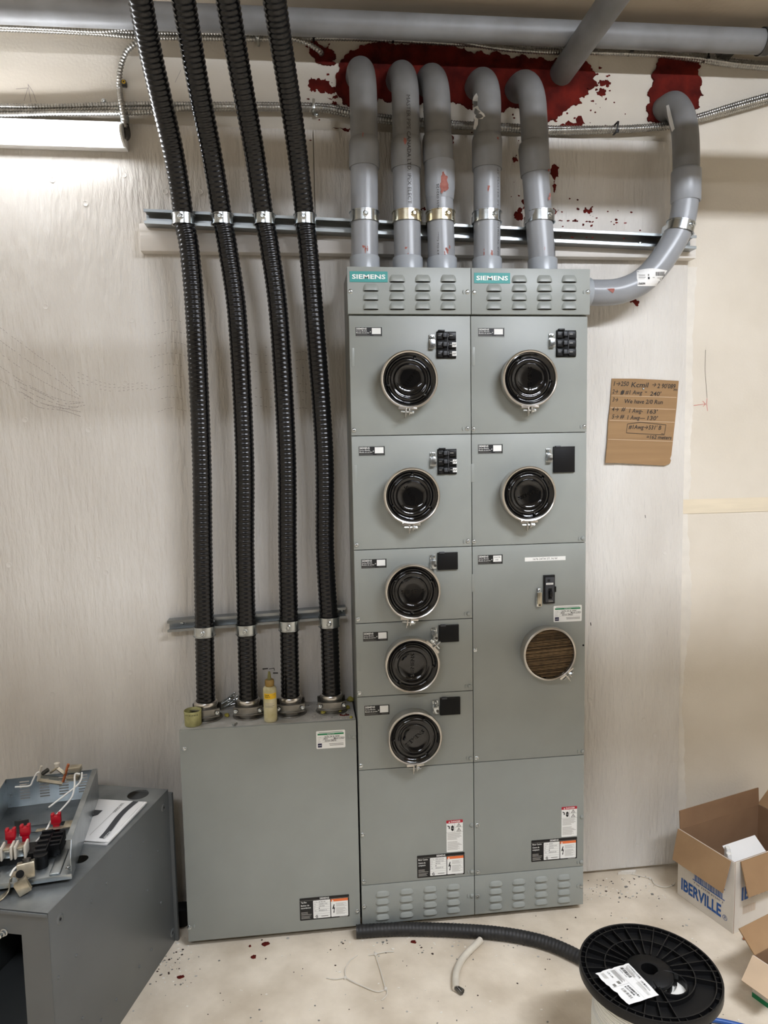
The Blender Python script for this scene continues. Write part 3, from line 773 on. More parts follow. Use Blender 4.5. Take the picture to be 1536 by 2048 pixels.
# moulded case breaker, its hasp, address strip, sticker
a, b = F(1086, 1150), F(1108.5, 1206); w = b.x - a.x; h = a.z - b.z
mb = MB(); mb.box((a.x, FY - 0.006, b.z), (b.x, FY, a.z), 'black_plastic', 0.001); mb.box((a.x + .004, FY - 0.012, b.z + .006), (b.x - .004, FY - .004, a.z - .006), 'dark_gray_plastic', 0.001)
l = Lay(mb, planeY(a.x, FY - 0.012, b.z), 0.0003, 0.0002)
l.rect(w * .28, h * .78, w * .5, h * .87, 'print_black', 1); l.rect(w * .15, h * .68, w * .78, h * .745, 'print_white', 1); l.text('SIEMENS', w * .22, h * .697, h * .03, 'print_gray', 2, width=w * .48)
l.rect(w * .33, h * .62, w * .4, h * .645, 'print_black', 1); l.rect(w * .62, h * .63, w * .69, h * .655, 'print_black', 1)
l.text('250A', w * .36, h * .075, h * .06, 'print_lightgray', 1, width=w * .4); l.rect(w * .35, h * .18, w * .66, h * .55, 'void_black', 1)
mb.box((a.x + w * .38, FY - .026, b.z + h * .28), (a.x + w * .62, FY - .012, b.z + h * .46), 'black_plastic', .002)
mb.box((b.x, FY - .007, b.z + h * .40), (b.x + .004, FY, b.z + h * .59), 'black_plastic', .0006)
mb.build('main_breaker', r3, label='tall black moulded breaker marked 250A')
a, b = F(1072.5, 1176), F(1081, 1213); mb = MB()
mb.box((a.x, FY - .004, b.z), (b.x, FY, a.z), 'zinc', .0015); mb.box((a.x, FY - .014, b.z + .004), (b.x, FY - .012, a.z - .012), 'tin', .0008); mb.box((a.x, FY - .013, a.z - .014), (b.x, FY, a.z - .011), 'zinc', .0005)
mb.lathe([(.0042, .002), (.004, .005), (.0001, .007)], ((a.x + b.x) / 2, FY, a.z - .005), (0, -1, 0), 'zinc', 10); mb.lathe([(.0035, .014), (.003, .0155), (.0001, .0156)], ((a.x + b.x) / 2, FY, b.z + .008), (0, -1, 0), 'dark_steel', 10)
mb.build('hasp', r3, label='long zinc locking hasp')
a, b, c = F(1049.5, 1115), F(1131, 1112), F(1050, 1123); mb = MB(); w = b.x - a.x; h = a.z - c.z; l = Lay(mb, planeY(a.x, FY, c.z), .0006, .0002)
l.rect(0, 0, w, h, 'print_white'); l.text('1676 24TH ST. N W', w * .2, h * .27, h * .5, 'print_black', 1, width=w * .6); mb.build('address_strip', r3, 0, label='white strip with a printed street address')
permit_sticker(r3, ((1107, 1212), (1163.5, 1209.5), (1107, 1244.5)), '1676 24 St NW', '302', 'March 2.2023', 'E2101-04065')
danger_label(lowr, ((1123, 1614), (1154, 1611), (1123, 1674))); rating_label(lowr, ((1062.5, 1681), (1154, 1673.5), (1063, 1724)), ['Meter Centre', 'Centre de', 'compteurs'], [('CAT NO.', 'MMB213'), ('VOLT', '120/240 V.AC'), ('BUS', '800 MAX'), ('PH', '1'), ('TYPE', 'B0202033-05'), ('', ''), ('', '')])
bot_louvers(botr, [crop6(x, 0)[0] for x in (895, 1037, 1175, 1315)], [crop6(0, y)[1] for y in (1188, 1175, 1160, 1147)], 15.2, 0)
mb = MB(); p = F(1166.5, 1290.5); mb.lathe([(.0032, .0004), (.0001, .0005)], (p.x, FY, p.z), (0, -1, 0), 'void_black', 10); mb.build('screw_hole', r3)
# ---- tap box
TZ = 0.683; TX0, TX1 = -0.5287, -0.0045
tb = thing('tap_box', ((TX0 + TX1) / 2, FY / 2, 0.02), 'plain grey steel tap box standing under the black conduits', 'electrical box')
MB().box((TX0, FY + 0.0125, 0.021), (TX1, -0.0005, TZ), 'panel_side', 0.001).build('body', tb)
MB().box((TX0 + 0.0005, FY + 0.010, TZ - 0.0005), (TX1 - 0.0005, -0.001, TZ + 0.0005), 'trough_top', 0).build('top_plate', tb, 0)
tc_ = front(tb, TX0 - 0.001, TX1 + 0.001, 0.020, TZ + 0.001)
screws(tc_, [(368.5, 1497.5), (708, 1474, 'p'), (379, 1855), (715.5, 1822)]); slots(tc_, [(698.5, 1473), (388.5, 1852)])
permit_sticker(tc_, ((632, 1462.5), (690, 1458), (634, 1498)), '1676 24 St NW', '301', 'March 2.2023', 'E2101-04076')
rating_label(tc_, ((599, 1797), (698, 1789), (600, 1841.5)), ['Tap Box', 'Boitier de', 'raccordement'], [('CAT NO.', 'BCTB31200'), ('VOLT', '120/240 V.AC'), ('BUS', '1200 MAX'), ('PH', '1'), ('TYPE', 'B0202033-10'), ('', ''), ('', '')])
mb = MB(); mb.box((TX0 + 0.01, -0.14, 0.0), (TX0 + 0.06, -0.04, 0.0205), 'plywood_edge', .001); mb.build('wood_block', None, label='short wood block under the left foot of the tap box', cat='wood block')
mb = MB(); mb.box((-0.09, -0.14, 0.0), (0.06, -0.04, 0.0195), 'plywood_edge', .001); mb.build('wood_block', None, label='wood block in the shade between tap box and meter cabinet', cat='wood block')
mb = MB(); mb.box((0.62, -0.13, 0.0), (0.70, -0.04, 0.0198), 'plywood_edge', .001); mb.build('wood_block', None, label='wood block under the right foot of the meter cabinets', cat='wood block')
# ------------------------------------------------------------------ struts and backing board
BY, SY = -0.038, -0.079            # front of the board, front of the strut
MB().box((-0.603, BY, 2.099), (1.143, -0.0002, 2.178), 'board_paint', 0.002).build('backing_board', None, label='white painted wood board behind the long upper strut', cat='board')
def strut(x0, z0, x1, z1, yf, yb, h, label, screws_x=()):
    """C channel open towards the room, between two end points of its lower edge"""
    t = thing('strut_channel', ((x0 + x1) / 2, yb, (z0 + z1) / 2), label, 'strut channel')
    k = 0.0025; lip = 0.008
    prof = [(yf, 0.0 + lip), (yf, 0.0), (yb, 0.0), (yb, h), (yf, h), (yf, h - lip), (yf + 0.007, h - lip + 0.001), (yf + 0.007, h - lip + 0.0025), (yf + k, h - lip + 0.0025), (yf + k, h - k), (yb - k, h - k), (yb - k, k), (yf + k, k), (yf + k, lip - 0.0025), (yf + 0.007, lip - 0.0025), (yf + 0.007, lip - 0.001)]
    mb = MB(); n = len(prof)
    vs = [V3((x0, y, z0 + z)) for y, z in prof] + [V3((x1, y, z1 + z)) for y, z in prof]
    fs = [[i, (i + 1) % n, n + (i + 1) % n, n + i] for i in range(n)]
    tris = tessellate_polygon([[V3((y, z, 0)) for y, z in prof]])
    fs += [list(q) for q in tris] + [[i + n for i in q][::-1] for q in tris]
    mb.add(vs, fs, 'strut_steel'); mb.build('channel', t, 30)
    for x in screws_x:
        z = z0 + (z1 - z0) * (x - x0) / (x1 - x0) + h / 2
        inst('screw', SCREW, (x, yb - k, z), t)
    return t
strut(-0.580, 2.166, 1.120, 2.118, SY, BY - 0.0003, 0.041, 'long galvanized strut channel across the top holding fourteen straps'.replace('fourteen ', 'ten '), (-0.45, 0.3, 0.95))
LSY = -0.041
strut(-0.575, 0.946, -0.019, 0.965, LSY, -0.0003, 0.036, 'short galvanized strut channel low on the plywood behind four black conduits', (-0.535, -0.44, -0.03))

# ------------------------------------------------------------------ conduit straps
def strap(name_label, axis_pt, axis_dir, r, back_y, group, mt='zinc', bolt_dx=0.0, hgt=0.028, ylip=0.0):
    """two-piece strut strap around a pipe whose axis passes axis_pt"""
    c = V3(axis_pt); d = V3(axis_dir).normalized()
    t = thing('conduit_strap', (c.x, back_y, c.z - hgt / 2), name_label, 'conduit strap', group)
    mb = MB(); ri, ro = r + 0.0006, r + 0.0030; hh = hgt / 2
    prof = [(ri, -hh), (ro, -hh), (ro + 0.0018, -hh - 0.0006), (ro + 0.0018, -hh + 0.0016), (ro, -hh + 0.0022), (ro, hh - 0.0022), (ro + 0.0018, hh - 0.0016), (ro + 0.0018, hh + 0.0006), (ri, hh)]
    mb.lathe(prof, c, d, mt, 36); mb.build('band', t, 50)
    # legs that hook behind the strut lips
    for s_ in (-1, 1):
        lg = MB(); x = c.x + s_ * (r * 0.80)
        lg.box((x - 0.0015 if s_ > 0 else x - 0.004, min(c.y + r * 0.45, back_y), c.z - hh), (x + 0.004 if s_ > 0 else x + 0.0015, back_y + 0.004, c.z + hh), mt, 0.0006)
        lg.build('hook', t)
    b = MB(); n = V3((bolt_dx, -1, 0)).normalized(); p = c + n * (ro - 0.001)
    b.lathe([(0.0085, 0.0), (0.0085, 0.0025), (0.0062, 0.004), (0.0058, 0.009), (0.0045, 0.0105), (0.002, 0.0105), (0.0017, 0.008), (0.0001, 0.008)], p, n, mt, 12); b.build('bolt', t)
    return t

# ------------------------------------------------------------------ black flexible conduits
FR = 0.0283
CX = {
 1: [(281, 0), (300, 100), (323, 200), (346, 300), (363, 400), (367, 440), (379, 500), (391, 640), (403, 900), (406, 1100), (409, 1262), (412, 1412)],
 2: [(367, 0), (384, 100), (402, 200), (422, 300), (439, 400), (445, 440), (456, 500), (475, 640), (489, 900), (490, 1100), (493, 1258), (497, 1407)],
 3: [(455, 0), (472, 100), (490, 200), (508, 300), (523, 400), (529, 440), (540, 500), (558, 640), (573, 900), (575, 1100), (578, 1250), (581, 1402)],
 4: [(549, 0), (564, 100), (580, 200), (594, 300), (606, 400), (610, 440), (617, 500), (629, 640), (648, 900), (650, 1100), (658, 1243), (663, 1394)]}
CYY = [-0.46, -0.365, -0.275, -0.195, -0.132, SY - FR - 0.0038, -0.108, -0.098, -0.086, -0.078, LSY - FR - 0.0038, -0.086]
ORD = {1: 'first', 2: 'second', 3: 'third', 4: 'fourth'}
for k in (1, 2, 3, 4):
    P = [atY(u, v, y) for (u, v), y in zip(CX[k], CYY)]
    top = P[0] + (P[0] - P[1]) * 1.6
    bot = V3((P[-1].x, P[-1].y, TZ + 0.052))
    P[-1] = bot
    path = spline([top] + P, 14)
    t = thing('flexible_conduit', (bot.x, bot.y, TZ), '%s black corrugated conduit from the left, rising out of the tap box' % ORD[k], 'conduit', 'black flexible conduits')
    mb = MB(); ribbed(mb, path, FR, 0.0011, 0.0134, 'flex_black', 20, 4, 0.7); mb.build('sheath', t, 70)
    # connector on top of the box
    x, y = bot.x, bot.y
    mb = MB(); mb.lathe([(0.0001, 0.001), (0.049, 0.001), (0.050, 0.0025), (0.049, 0.004), (0.036, 0.0045), (0.036, 0.012), (0.033, 0.013), (0.033, 0.046), (0.0315, 0.047)], (x, y, TZ), (0, 0, 1), 'clamp_steel', 36)
    mb.build('base_ring', t)
    mb = MB(); mb.lathe([(0.031, 0.040), (0.0345, 0.041), (0.0362, 0.045), (0.0362, 0.050), (0.034, 0.0545), (0.0295, 0.056)], (x, y, TZ), (0, 0, 1), 'stainless', 36); mb.build('gland_ring', t)
    for s_ in (-1, 1):  # saddle clamp: two halves with lips
        arc = []; mb = MB()
        for q in range(-5, 6):
            a = math.radians(q * 9); arc.append((math.sin(a) * 0.062, math.cos(a) * 0.0365))
        for z0, z1, gro in ((0.014, 0.0165, 0.006), (0.0165, 0.0355, 0.0), (0.0355, 0.038, 0.006)):
            pts = [(ax, s_ * (-(ay + gro))) for ax, ay in arc]; inn = [(ax, s_ * (-(ay - 0.003))) for ax, ay in arc][::-1]
            mb.prism(pts + inn, lambda px, py, h: V3((x + px, y + py, TZ + h)), z0, z1, 'clamp_steel')
        mb.build('clamp_half', t, 40)
    for s_ in (-1, 1):
        inst('screw', SCREW, (x + s_ * 0.037, y - 0.0355, TZ + 0.026), t)
    # straps
    pu, pl = P[5], P[10]
    du = (P[4] - P[6]); dl = (P[9] - P[11])
    strap('zinc strap around the %s black conduit on the upper strut' % ORD[k], pu, (0, -0.05, 1), FR + 0.0009, SY, 'straps on black conduits', 'zinc', -0.12)
    strap('zinc strap around the %s black conduit on the lower strut' % ORD[k], pl, (0, 0.03, 1), FR + 0.0009, LSY, 'straps on black conduits', 'zinc', -0.05, 0.030)

# ------------------------------------------------------------------ grey plastic conduits above the cabinets
PR = 0.0400; PY = SY - PR - 0.0028
def arc_to_wall(x0, z0, x1, zt, y0, yend, rb):
    """vertical pipe that bends into the wall"""
    out = []
    zb = zt - rb
    for i in range(1, 6): out.append(V3((x0 + (x1 - x0) * 0.45 * i / 5, y0, z0 + (zb - z0) * i / 5)))
    for i in range(1, 13):
        a = math.pi / 2 * i / 12
        out.append(V3((x0 + (x1 - x0) * (0.45 + 0.55 * i / 12), y0 + rb * (1 - math.cos(a)), zb + rb * math.sin(a))))
    out.append(V3((x1, yend, zt)))
    return out
def on_pipe(u, v, path, r, lift=0.001):
    """point of the pipe surface that is seen at a measured spot of the photograph"""
    d = ray(u, v); d = d / d.length; best = None
    def dist(p):
        m = (9.0, None)
        for a, b in zip(path[:-1], path[1:]):
            ab = b - a; k = max(0.0, min(1.0, (p - a).dot(ab) / ab.length_squared)); q = a + ab * k; e = (p - q).length
            if e < m[0]: m = (e, q)
        return m
    t = 1.7
    for _ in range(200):
        p = CAM + d * t; e, q = dist(p)
        if best is None or e < best[0]: best = (e, p, q)
        if e <= r + 1e-4: break
        if t > 3.0: break
        t += max(0.0004, (e - r) * 0.9)
    e, p, q = best
    return q + (p - q).normalized() * (r + lift)

PV = [  # adapter px, bell px, top px (u, v of silhouette)
 (729.5, 530, 728.5, 337, 283, 719, 111, 'first'), (815.5, 530, 812.5, 340, 283, 801, 119, 'second'), (884, 530, 876.5, 326, 275, 860, 125, 'third'), (974, 530, 974, 340, 276, 962, 133, 'fourth'), (1085, 530, 1071, 350, 290, 1044, 138, 'fifth')]
for i, (ua, va, ub, vb, vt, uc, vc, w) in enumerate(PV):
    A = atY(ua, va, PY); B = atY(ub, vb, PY); Tp = atY(ub, vt, PY)
    top = atY(uc, vc, -0.045); zt = top.z - PR * 0.93
    t = thing('plastic_conduit', (A.x, PY, 2.024), '%s grey plastic conduit from the left, above the meter cabinets' % w, 'conduit', 'grey plastic conduits')
    base = V3((A.x, PY, 2.014))
    mb = MB(); mb.lathe([(PR + 0.0005, 0.0), (PR + 0.0046, 0.0), (PR + 0.0046, 0.050), (PR + 0.0038, 0.052), (PR + 0.0002, 0.052)], base, (0, 0, 1), 'pvc_light', 40); mb.build('adapter', t)
    mb = MB(); mb.tube([V3((A.x, PY, 2.016)), V3((A.x, PY, A.z)), B + (B - A).normalized() * 0.02], PR, 'pvc', 40); st = mb.build('straight_pipe', t, 40)
    d = (B - A).normalized()
    Lb = (Tp - B).length; mb = MB()
    mb.lathe([(PR + 0.0003, 0.0), (PR + 0.0042, 0.0), (PR + 0.0046, 0.002), (PR + 0.0046, Lb - 0.012), (PR + 0.0042, Lb - 0.006), (PR + 0.0012, Lb + 0.004), (PR + 0.0002, Lb + 0.006)], B, d, 'pvc_dirty', 40); mb.build('bell', t, 50)
    mb = MB(); ex = top.x + 0.001
    e = arc_to_wall(Tp.x, Tp.z - 0.012, ex, zt, PY, 0.013, -PY + 0.0)
    mb.tube([Tp + (B - Tp) * 0.25] + e, PR, 'pvc_dirty', 40); mb.build('elbow', t, 50)
    if i == 2:      # belled coupling with a taper below the elbow
        q = atY(880, 402, PY); q1 = atY(879, 326, PY); L = (q1 - q).length; mb = MB()
        mb.lathe([(PR + 0.0003, 0), (PR + 0.002, 0.012), (PR + 0.0048, 0.038), (PR + 0.0048, L), (PR, L)], q, (q1 - q), 'pvc', 40); mb.build('coupling', t, 50)
    # printing and red smears on the pipe
    pr = MB()
    def ptext(s_, z_from, length, ang, size, mt='ink'):
        f = cylmap(V3((A.x, PY, z_from)), V3((A.x, PY, z_from - 1)), PR, -ang); Lay(pr, f, 0.0006, 0.0002).text(s_, 0, 0, size, mt, 1, width=length)
    if i == 1:
        p1 = atY(812, 205, PY); f = cylmap(V3((Tp.x, PY, p1.z)), V3((Tp.x, PY, p1.z - 1)), PR + 0.005, -0.1); Lay(pr, f, 0.0006, 0.0002).text('MASTER PIPE CANADA LTD. IPEX ELECT', 0, 0, 0.011, 'ink', 1, width=0.30)
    if i == 2:
        p1 = atY(870, 385, PY); f = cylmap(V3((A.x - 0.002, PY, p1.z - 0.06)), V3((A.x - 0.002, PY, p1.z + 1)), PR + 0.005, 0.30); Lay(pr, f, 0.0006, 0.0002).text('N/H 032125', 0, 0, 0.007, 'ink', 1, width=0.07)
        ptext('TESTED TO 4 FT', atY(870, 462, PY).z, 0.085, 0.55, 0.006)
    if i == 3: ptext('BY MASTER IPEX ELECTRICAL INC. 88001', atY(990, 345, PY).z, 0.30, -0.62, 0.0065)
    if i == 4: ptext('SCEPTER 88001', atY(1090, 462, PY).z, 0.085, -0.72, 0.006)
    rs = random.Random(40 + i)
    for q in range(7):      # sealant smears
        u = ua + rs.uniform(-14, 14); v = rs.choice((rs.uniform(150, 320), rs.uniform(345, 425), rs.uniform(500, 525)))
        zz = atY(u, v, PY).z
        if v < 262: continue
        f = cylmap(V3((A.x if v > 345 else Tp.x, PY, zz)), V3((A.x if v > 345 else Tp.x, PY, zz + 1)), PR if v > 345 else PR + 0.005, (ua - u) / 27.0)
        pts = ragged(blobpts(0, 0, rs.uniform(.003, .014), rs.uniform(.001, .005), 8, q), 0.6, 1, q)
        Lay(pr, f, 0.0004, 0.0001).poly(pts, 'sealant_thin', 0)
    if i == 2:
        f = cylmap(V3((A.x, PY, atY(0, 355, PY).z)), V3((A.x, PY, 9)), PR + 0.005, 0.0); Lay(pr, f, 0.0004, 0.0001).poly(ragged(blobpts(0, 0, .03, .010, 12, 5, 0.3), 0.5, 2, 6), 'sealant_thin', 0)
    if pr.v: pr.build('pipe_print', t, 0, label='small black printing and red smears', kind='stuff')
    if i == 3:      # torn paper sticker on the elbow
        q_ = [(955, 187), (958, 195), (957, 212), (964.6, 224.6), (971, 234), (966, 239), (958, 239), (953, 260), (949, 259), (951.5, 241), (946.7, 224.6), (945, 208), (949, 195)]
        pth = [Tp + (B - Tp) * 0.25] + e; mb = MB(); Lay(mb, lambda x, y, h: on_pipe(x, -y, pth, PR, 0.0035 + h), .0003).poly(ragged([(u, -v) for u, v in q_], 0.25, 1, 9), 'paper', 0)
        mb.build('torn_sticker', t, 0, label='torn white paper sticker')
    zs = atY(ua, 436, PY).z
    strap('zinc strap around the %s grey conduit on the upper strut' % w, (A.x + (B.x - A.x) * 0.35, PY, zs), (0, 0, 1), PR, SY, 'straps on grey conduits', 'zinc_yellow' if i in (1, 2) else 'zinc', (0.0, 0.30, 0.28, 0.30, 0.42)[i], 0.030)

# side conduit that sweeps up the wall on the right
S = [(1176, 585), (1205, 585.5), (1240, 582), (1280, 565), (1313, 534), (1340, 495), (1360, 456), (1369, 415), (1372, 370), (1372, 300), (1369, 258)]
SYY = [-0.105, -0.105, -0.107, -0.112, -0.116, -0.12, -0.122, -0.122, -0.120, -0.115, -0.108]
SR = 0.0395
SP = [atY(u, v, y) for (u, v), y in zip(S, SYY)]
tops = atY(1352, 183, -0.03)
SP += [V3((SP[-1].x - .001, -0.085, SP[-1].z + 0.055)), V3((SP[-1].x - .004, -0.045, tops.z - SR * 0.98 - 0.010)), V3((SP[-1].x - .006, 0.013, tops.z - SR * 0.95))]
t = thing('plastic_conduit', (0.9, -0.1, SP[0].z - SR), 'grey plastic conduit sweeping from the cabinet side up into the wall', 'conduit', 'grey plastic conduits')
sp = spline(SP, 8)
MB().tube(sp[:8 * 8 + 2], SR, 'pvc', 40).build('lower_sweep', t, 50)
MB().tube(sp[8 * 8 + 1:], SR, 'pvc_dirty', 40).build('elbow', t, 50)
mb = MB(); B = atY(1371.5, 405, -0.121); Tp = atY(1372.5, 342, -0.119); L = (Tp - B).length
mb.lathe([(SR, 0), (SR + .003, 0), (SR + .005, .004), (SR + .005, L - .006), (SR + .004, L), (SR, L + .004)], B, (Tp - B), 'pvc', 40); mb.build('bell', t, 50)
mb = MB(); q = SP[0]; mb.lathe([(SR, 0.0), (SR + .0045, 0.0), (SR + .0045, .028), (SR + .0035, .030), (SR, .030)], V3((0.7245, q.y, q.z)), (1, 0, 0), 'pvc_light', 40); mb.build('adapter', t)
# sticker on the sweep (wrapped on the bend)
mb = MB(); sub_ = sp[2 * 8:6 * 8]
def f_st(x, y, h): return on_pipe(x, -y, sub_, SR, 0.0006 + h)
ls = Lay(mb, f_st, 0.0003, 0.0003); n_, m_ = 12, 6
g = [[f_st(1273.5 + (61 - 22 * j / m_) * i / n_ + (1.5 if j > 3 else 0), -(541 + 31 * j / m_ - 4 * math.sin(math.pi * i / n_) * (1 - j / m_)), 0.0) for i in range(n_ + 1)] for j in range(m_ + 1)]
for j in range(m_):
    for i in range(n_): mb.add([g[a][b] for a, b in ((j, i), (j + 1, i), (j + 1, i + 1), (j, i + 1))], [[0, 1, 2, 3]], 'paper')
for (u0, v0, u1, v1, c_) in ((1277, 550, 1290, 551.2, 'print_gray'), (1277, 554, 1291, 555.2, 'print_gray'), (1277, 557, 1289, 557.8, 'print_lightgray'), (1295.5, 548.5, 1298, 552, 'print_gray'), (1295.5, 554, 1299, 558.5, 'print_black'), (1305, 554.6, 1309, 555.4, 'print_gray'), (1314, 555, 1327, 556, 'print_gray')): ls.rect(u0, -v1, u1, -v0, c_, 1, 3)
for k in range(10): ls.rect(1311 + k * 1.8, -551.5, 1312.0 + k * 1.8, -544 + .1 * k, 'print_black', 1)
ls.text('LR60290', 1276.5, -569, 4.0, 'print_black', 1, 0.03, width=13.5)
mb.build('paper_sticker', t, 0, label='white paper sticker with a bar code')
mb = MB(); sub2 = sp[8 * 8:]
q_ = [(1334, 212), (1339, 210), (1343, 224), (1347, 240), (1351, 258), (1346, 264), (1341, 248), (1337, 230)]
Lay(mb, lambda x, y, h: on_pipe(x, -y, sub2, SR, 0.0030 + h), .0003).poly([(u, -v) for u, v in q_], 'paper', 0); mb.build('paper_sticker', t, 0, label='narrow white paper sticker on the elbow')
mb = MB(); f = cylmap(atY(1200, 590, -.105), atY(1230, 588, -.106), SR, 0.15); Lay(mb, f, .0008).poly(ragged(blobpts(.02, 0, .014, .008, 9, 3), .5, 2, 2), 'sealant_thin', 0); mb.build('red_smear', t, 0)
st = strap('zinc strap around the sweeping grey conduit at the strut end', SP[6], (0.22, 0, 1), SR, SY, 'straps on grey conduits', 'zinc', 0.38, 0.030)

# long pipe under the ceiling and the pipe that comes out of the wall
HY = -0.12
pL, pR = atY(-330, 9, HY), atY(1900, 108, HY); a, b = atY(0, 19, HY), atY(1536, 84, HY)
dz = (b.z - a.z) / (b.x - a.x)
t = thing('ceiling_pipe', (0.2, HY, a.z - 0.042), 'long grey plastic pipe running level under the ceiling', 'pipe')
MB().tube([V3((RX0 + 0.01, HY, a.z + dz * (RX0 - a.x))), a, V3((0.2, HY, a.z + dz * (0.2 - a.x))), b, V3((RX1 - 0.01, HY, b.z + dz * (RX1 - b.x)))], 0.0345, 'pvc_dirty', 40).build('pipe', t, 50)
w0 = atY(1122, 148, 0.013)
t = thing('wall_pipe', (w0.x, -0.4, w0.z - 0.04), 'grey plastic pipe coming straight out of the red sealed wall', 'pipe')
MB().tube([V3((w0.x, 0.013, w0.z)), V3((w0.x, -1.0, w0.z)), V3((w0.x, -2.6, w0.z))], 0.0375, 'pvc_dirty', 40).build('pipe', t, 50)
# conduit run above the frame that shades the upper wall
t = thing('ceiling_pipe', (0.2, -0.82, 2.46), 'thick grey pipe run hung above the working space', 'pipe')
MB().tube([V3((RX0 + 0.01, -0.82, SHADE_Z)), V3((RX1 - 0.01, -0.82, SHADE_Z))], 0.057, 'pvc_dirty', 24).build('pipe', t, 50)
for x in (-1.5, 0.9, 2.2):
    MB().tube([(x, -0.82, SHADE_Z + 0.05), (x, -0.82, RZ)], 0.005, 'zinc', 8).build('hanger_rod', t)
t = thing('ceiling_pipe', (0.2, -1.5, 2.2), 'unseen low grey pipe run added to cast a soft shade band', 'pipe')  # unseen run, added to cast the soft shade band over wall and cabinets
MB().tube([V3((RX0 + 0.01, -1.5, 2.222)), V3((RX1 - 0.01, -1.5, 2.222))], 0.057, 'pvc_dirty', 24).build('pipe', t, 50)
for x in (-1.4, 0.2, 2.0): MB().tube([(x, -1.5, 2.28), (x, -1.5, RZ)], 0.005, 'zinc', 8).build('hanger_rod', t)
# trapeze hanger and clamp at the right end of the long pipe
hx = atY(1524, 110, HY)
t = thing('pipe_hanger', (hx.x, HY, hx.z - 0.06), 'dark strut hanger with clamp at the right end of the ceiling pipe', 'hanger')
zb = b.z - 0.0355; RLZ = atY(1475, 111, -0.02).z
MB().box((hx.x - 0.085, -0.075, RLZ - 0.012), (hx.x - 0.045, 0.010, RLZ + 0.012), 'dark_steel', 0.001).build('rail', t)
mb = MB(); mb.lathe([(0.036, -0.012), (0.0385, -0.012), (0.0385, 0.012), (0.036, 0.012)], V3((hx.x + 0.005, HY, b.z + dz * (hx.x + .005 - b.x))), (1, 0, dz), 'dark_steel', 32); mb.build('clamp', t)
MB().cyl((hx.x + 0.004, -0.175, zb - 0.045), (hx.x + 0.004, -0.175, zb + 0.012), 0.0035, 'zinc', 8).build('bolt', t)
MB().box((hx.x + 0.03, -0.30, RZ - 0.035), (hx.x + 0.28, -0.16, RZ - 0.002), 'dark_steel', 0.002).build('bracket', t)

# ------------------------------------------------------------------ armoured cables along the wall
def armour(label, pts, r=0.0074, pitch=0.0084, group='armoured cables', ext=None):
    mb = MB(); ribbed(mb, spline(pts, 10), r * 0.92, r * 0.17, pitch, 'armor', 10, 4, 0.6)
    return mb.build('armored_cable', None, 60, label=label, cat='cable', group=group)
def wy(l, Y): return [atY(u, v, Y) for u, v in l]
U1 = [(-120, 46), (0, 49), (100, 54), (200, 59), (280, 64), (400, 66), (520, 68), (600, 68), (700, 70), (800, 72), (900, 76), (1000, 80), (1100, 84), (1200, 88), (1300, 97), (1400, 110), (1470, 121), (1540, 127), (1640, 132)]
U2 = [(-120, 54), (0, 58), (100, 62), (200, 67), (280, 74), (400, 76), (520, 78), (600, 76), (700, 77), (800, 81), (900, 87), (1000, 92), (1100, 95), (1200, 99), (1300, 108), (1400, 121), (1470, 131), (1540, 137), (1640, 142)]
U3 = [(-120, 50), (0, 53), (100, 57), (200, 62), (280, 55), (400, 57), (520, 58), (600, 61), (700, 63), (800, 66), (900, 80), (1000, 97), (1100, 104), (1200, 105), (1300, 109), (1400, 116), (1470, 126), (1540, 132), (1640, 137)]
armour('uppermost armoured cable of the bundle under the ceiling pipe', wy(U3, -0.026)); armour('middle armoured cable of the bundle under the ceiling pipe', wy(U1, -0.012)); armour('lowest armoured cable of the bundle under the ceiling pipe', wy(U2, -0.006))
L1 = [(-120, 211), (0, 212), (100, 213), (200, 210), (300, 208), (400, 209), (520, 209), (640, 211), (690, 219), (760, 232), (860, 242), (960, 249), (1050, 253), (1100, 256), (1200, 256), (1270, 254), (1340, 247), (1400, 231), (1460, 212), (1540, 189), (1640, 163)]
L2 = [(-120, 221), (0, 222), (100, 222), (200, 219), (300, 218), (400, 218), (520, 218), (640, 220), (690, 229), (760, 242), (860, 251), (960, 256), (1050, 262), (1100, 266), (1200, 263), (1270, 260), (1340, 254), (1400, 240), (1460, 224), (1540, 202), (1640, 176)]
L3 = [(-120, 230), (0, 230), (100, 227), (200, 226), (300, 224), (400, 214), (520, 214), (640, 216), (690, 224), (760, 238), (860, 247), (960, 253), (1050, 257), (1100, 261), (1200, 258), (1270, 257), (1340, 251), (1400, 236), (1460, 218), (1540, 196), (1640, 170)]
armour('upper armoured cable of the lower bundle passing behind the grey conduits', wy(L1, -0.008)); armour('lower armoured cable of the lower bundle passing behind the grey conduits', wy(L2, -0.007)); armour('front armoured cable of the lower bundle passing behind the grey conduits', wy(L3, -0.023))
# drop to the wall light, tail into the small sealant patch
D = [(300, 70, -.03), (285, 78, -.03), (268, 88, -.03), (252, 105, -.02), (243, 128, -.012), (239, 150, -.008), (239, 175, -.008), (242, 200, -.03), (246, 222, -.036), (249, 242, -.036), (250, 258, -.036)]
armour('single armoured cable looping down to the wall light', [atY(u, v, y) for u, v, y in D], 0.0082, 0.0092)
D = [(560, 72, -.03), (590, 78, -.03), (612, 85, -.028), (628, 94, -.022), (640, 103, -.008), (644, 109, 0.012)]
armour('short armoured cable entering the small red sealant patch', [atY(u, v, y) for u, v, y in D], 0.0075, 0.0088)
D = [(764, 14, -.05), (770, 6, -.1), (776, -4, -.16), (800, -40, -.3)]
armour('armoured cable crossing the ceiling above the long pipe', [atY(u, v, -0.02) for u, v, y in D], 0.0075, 0.0088)
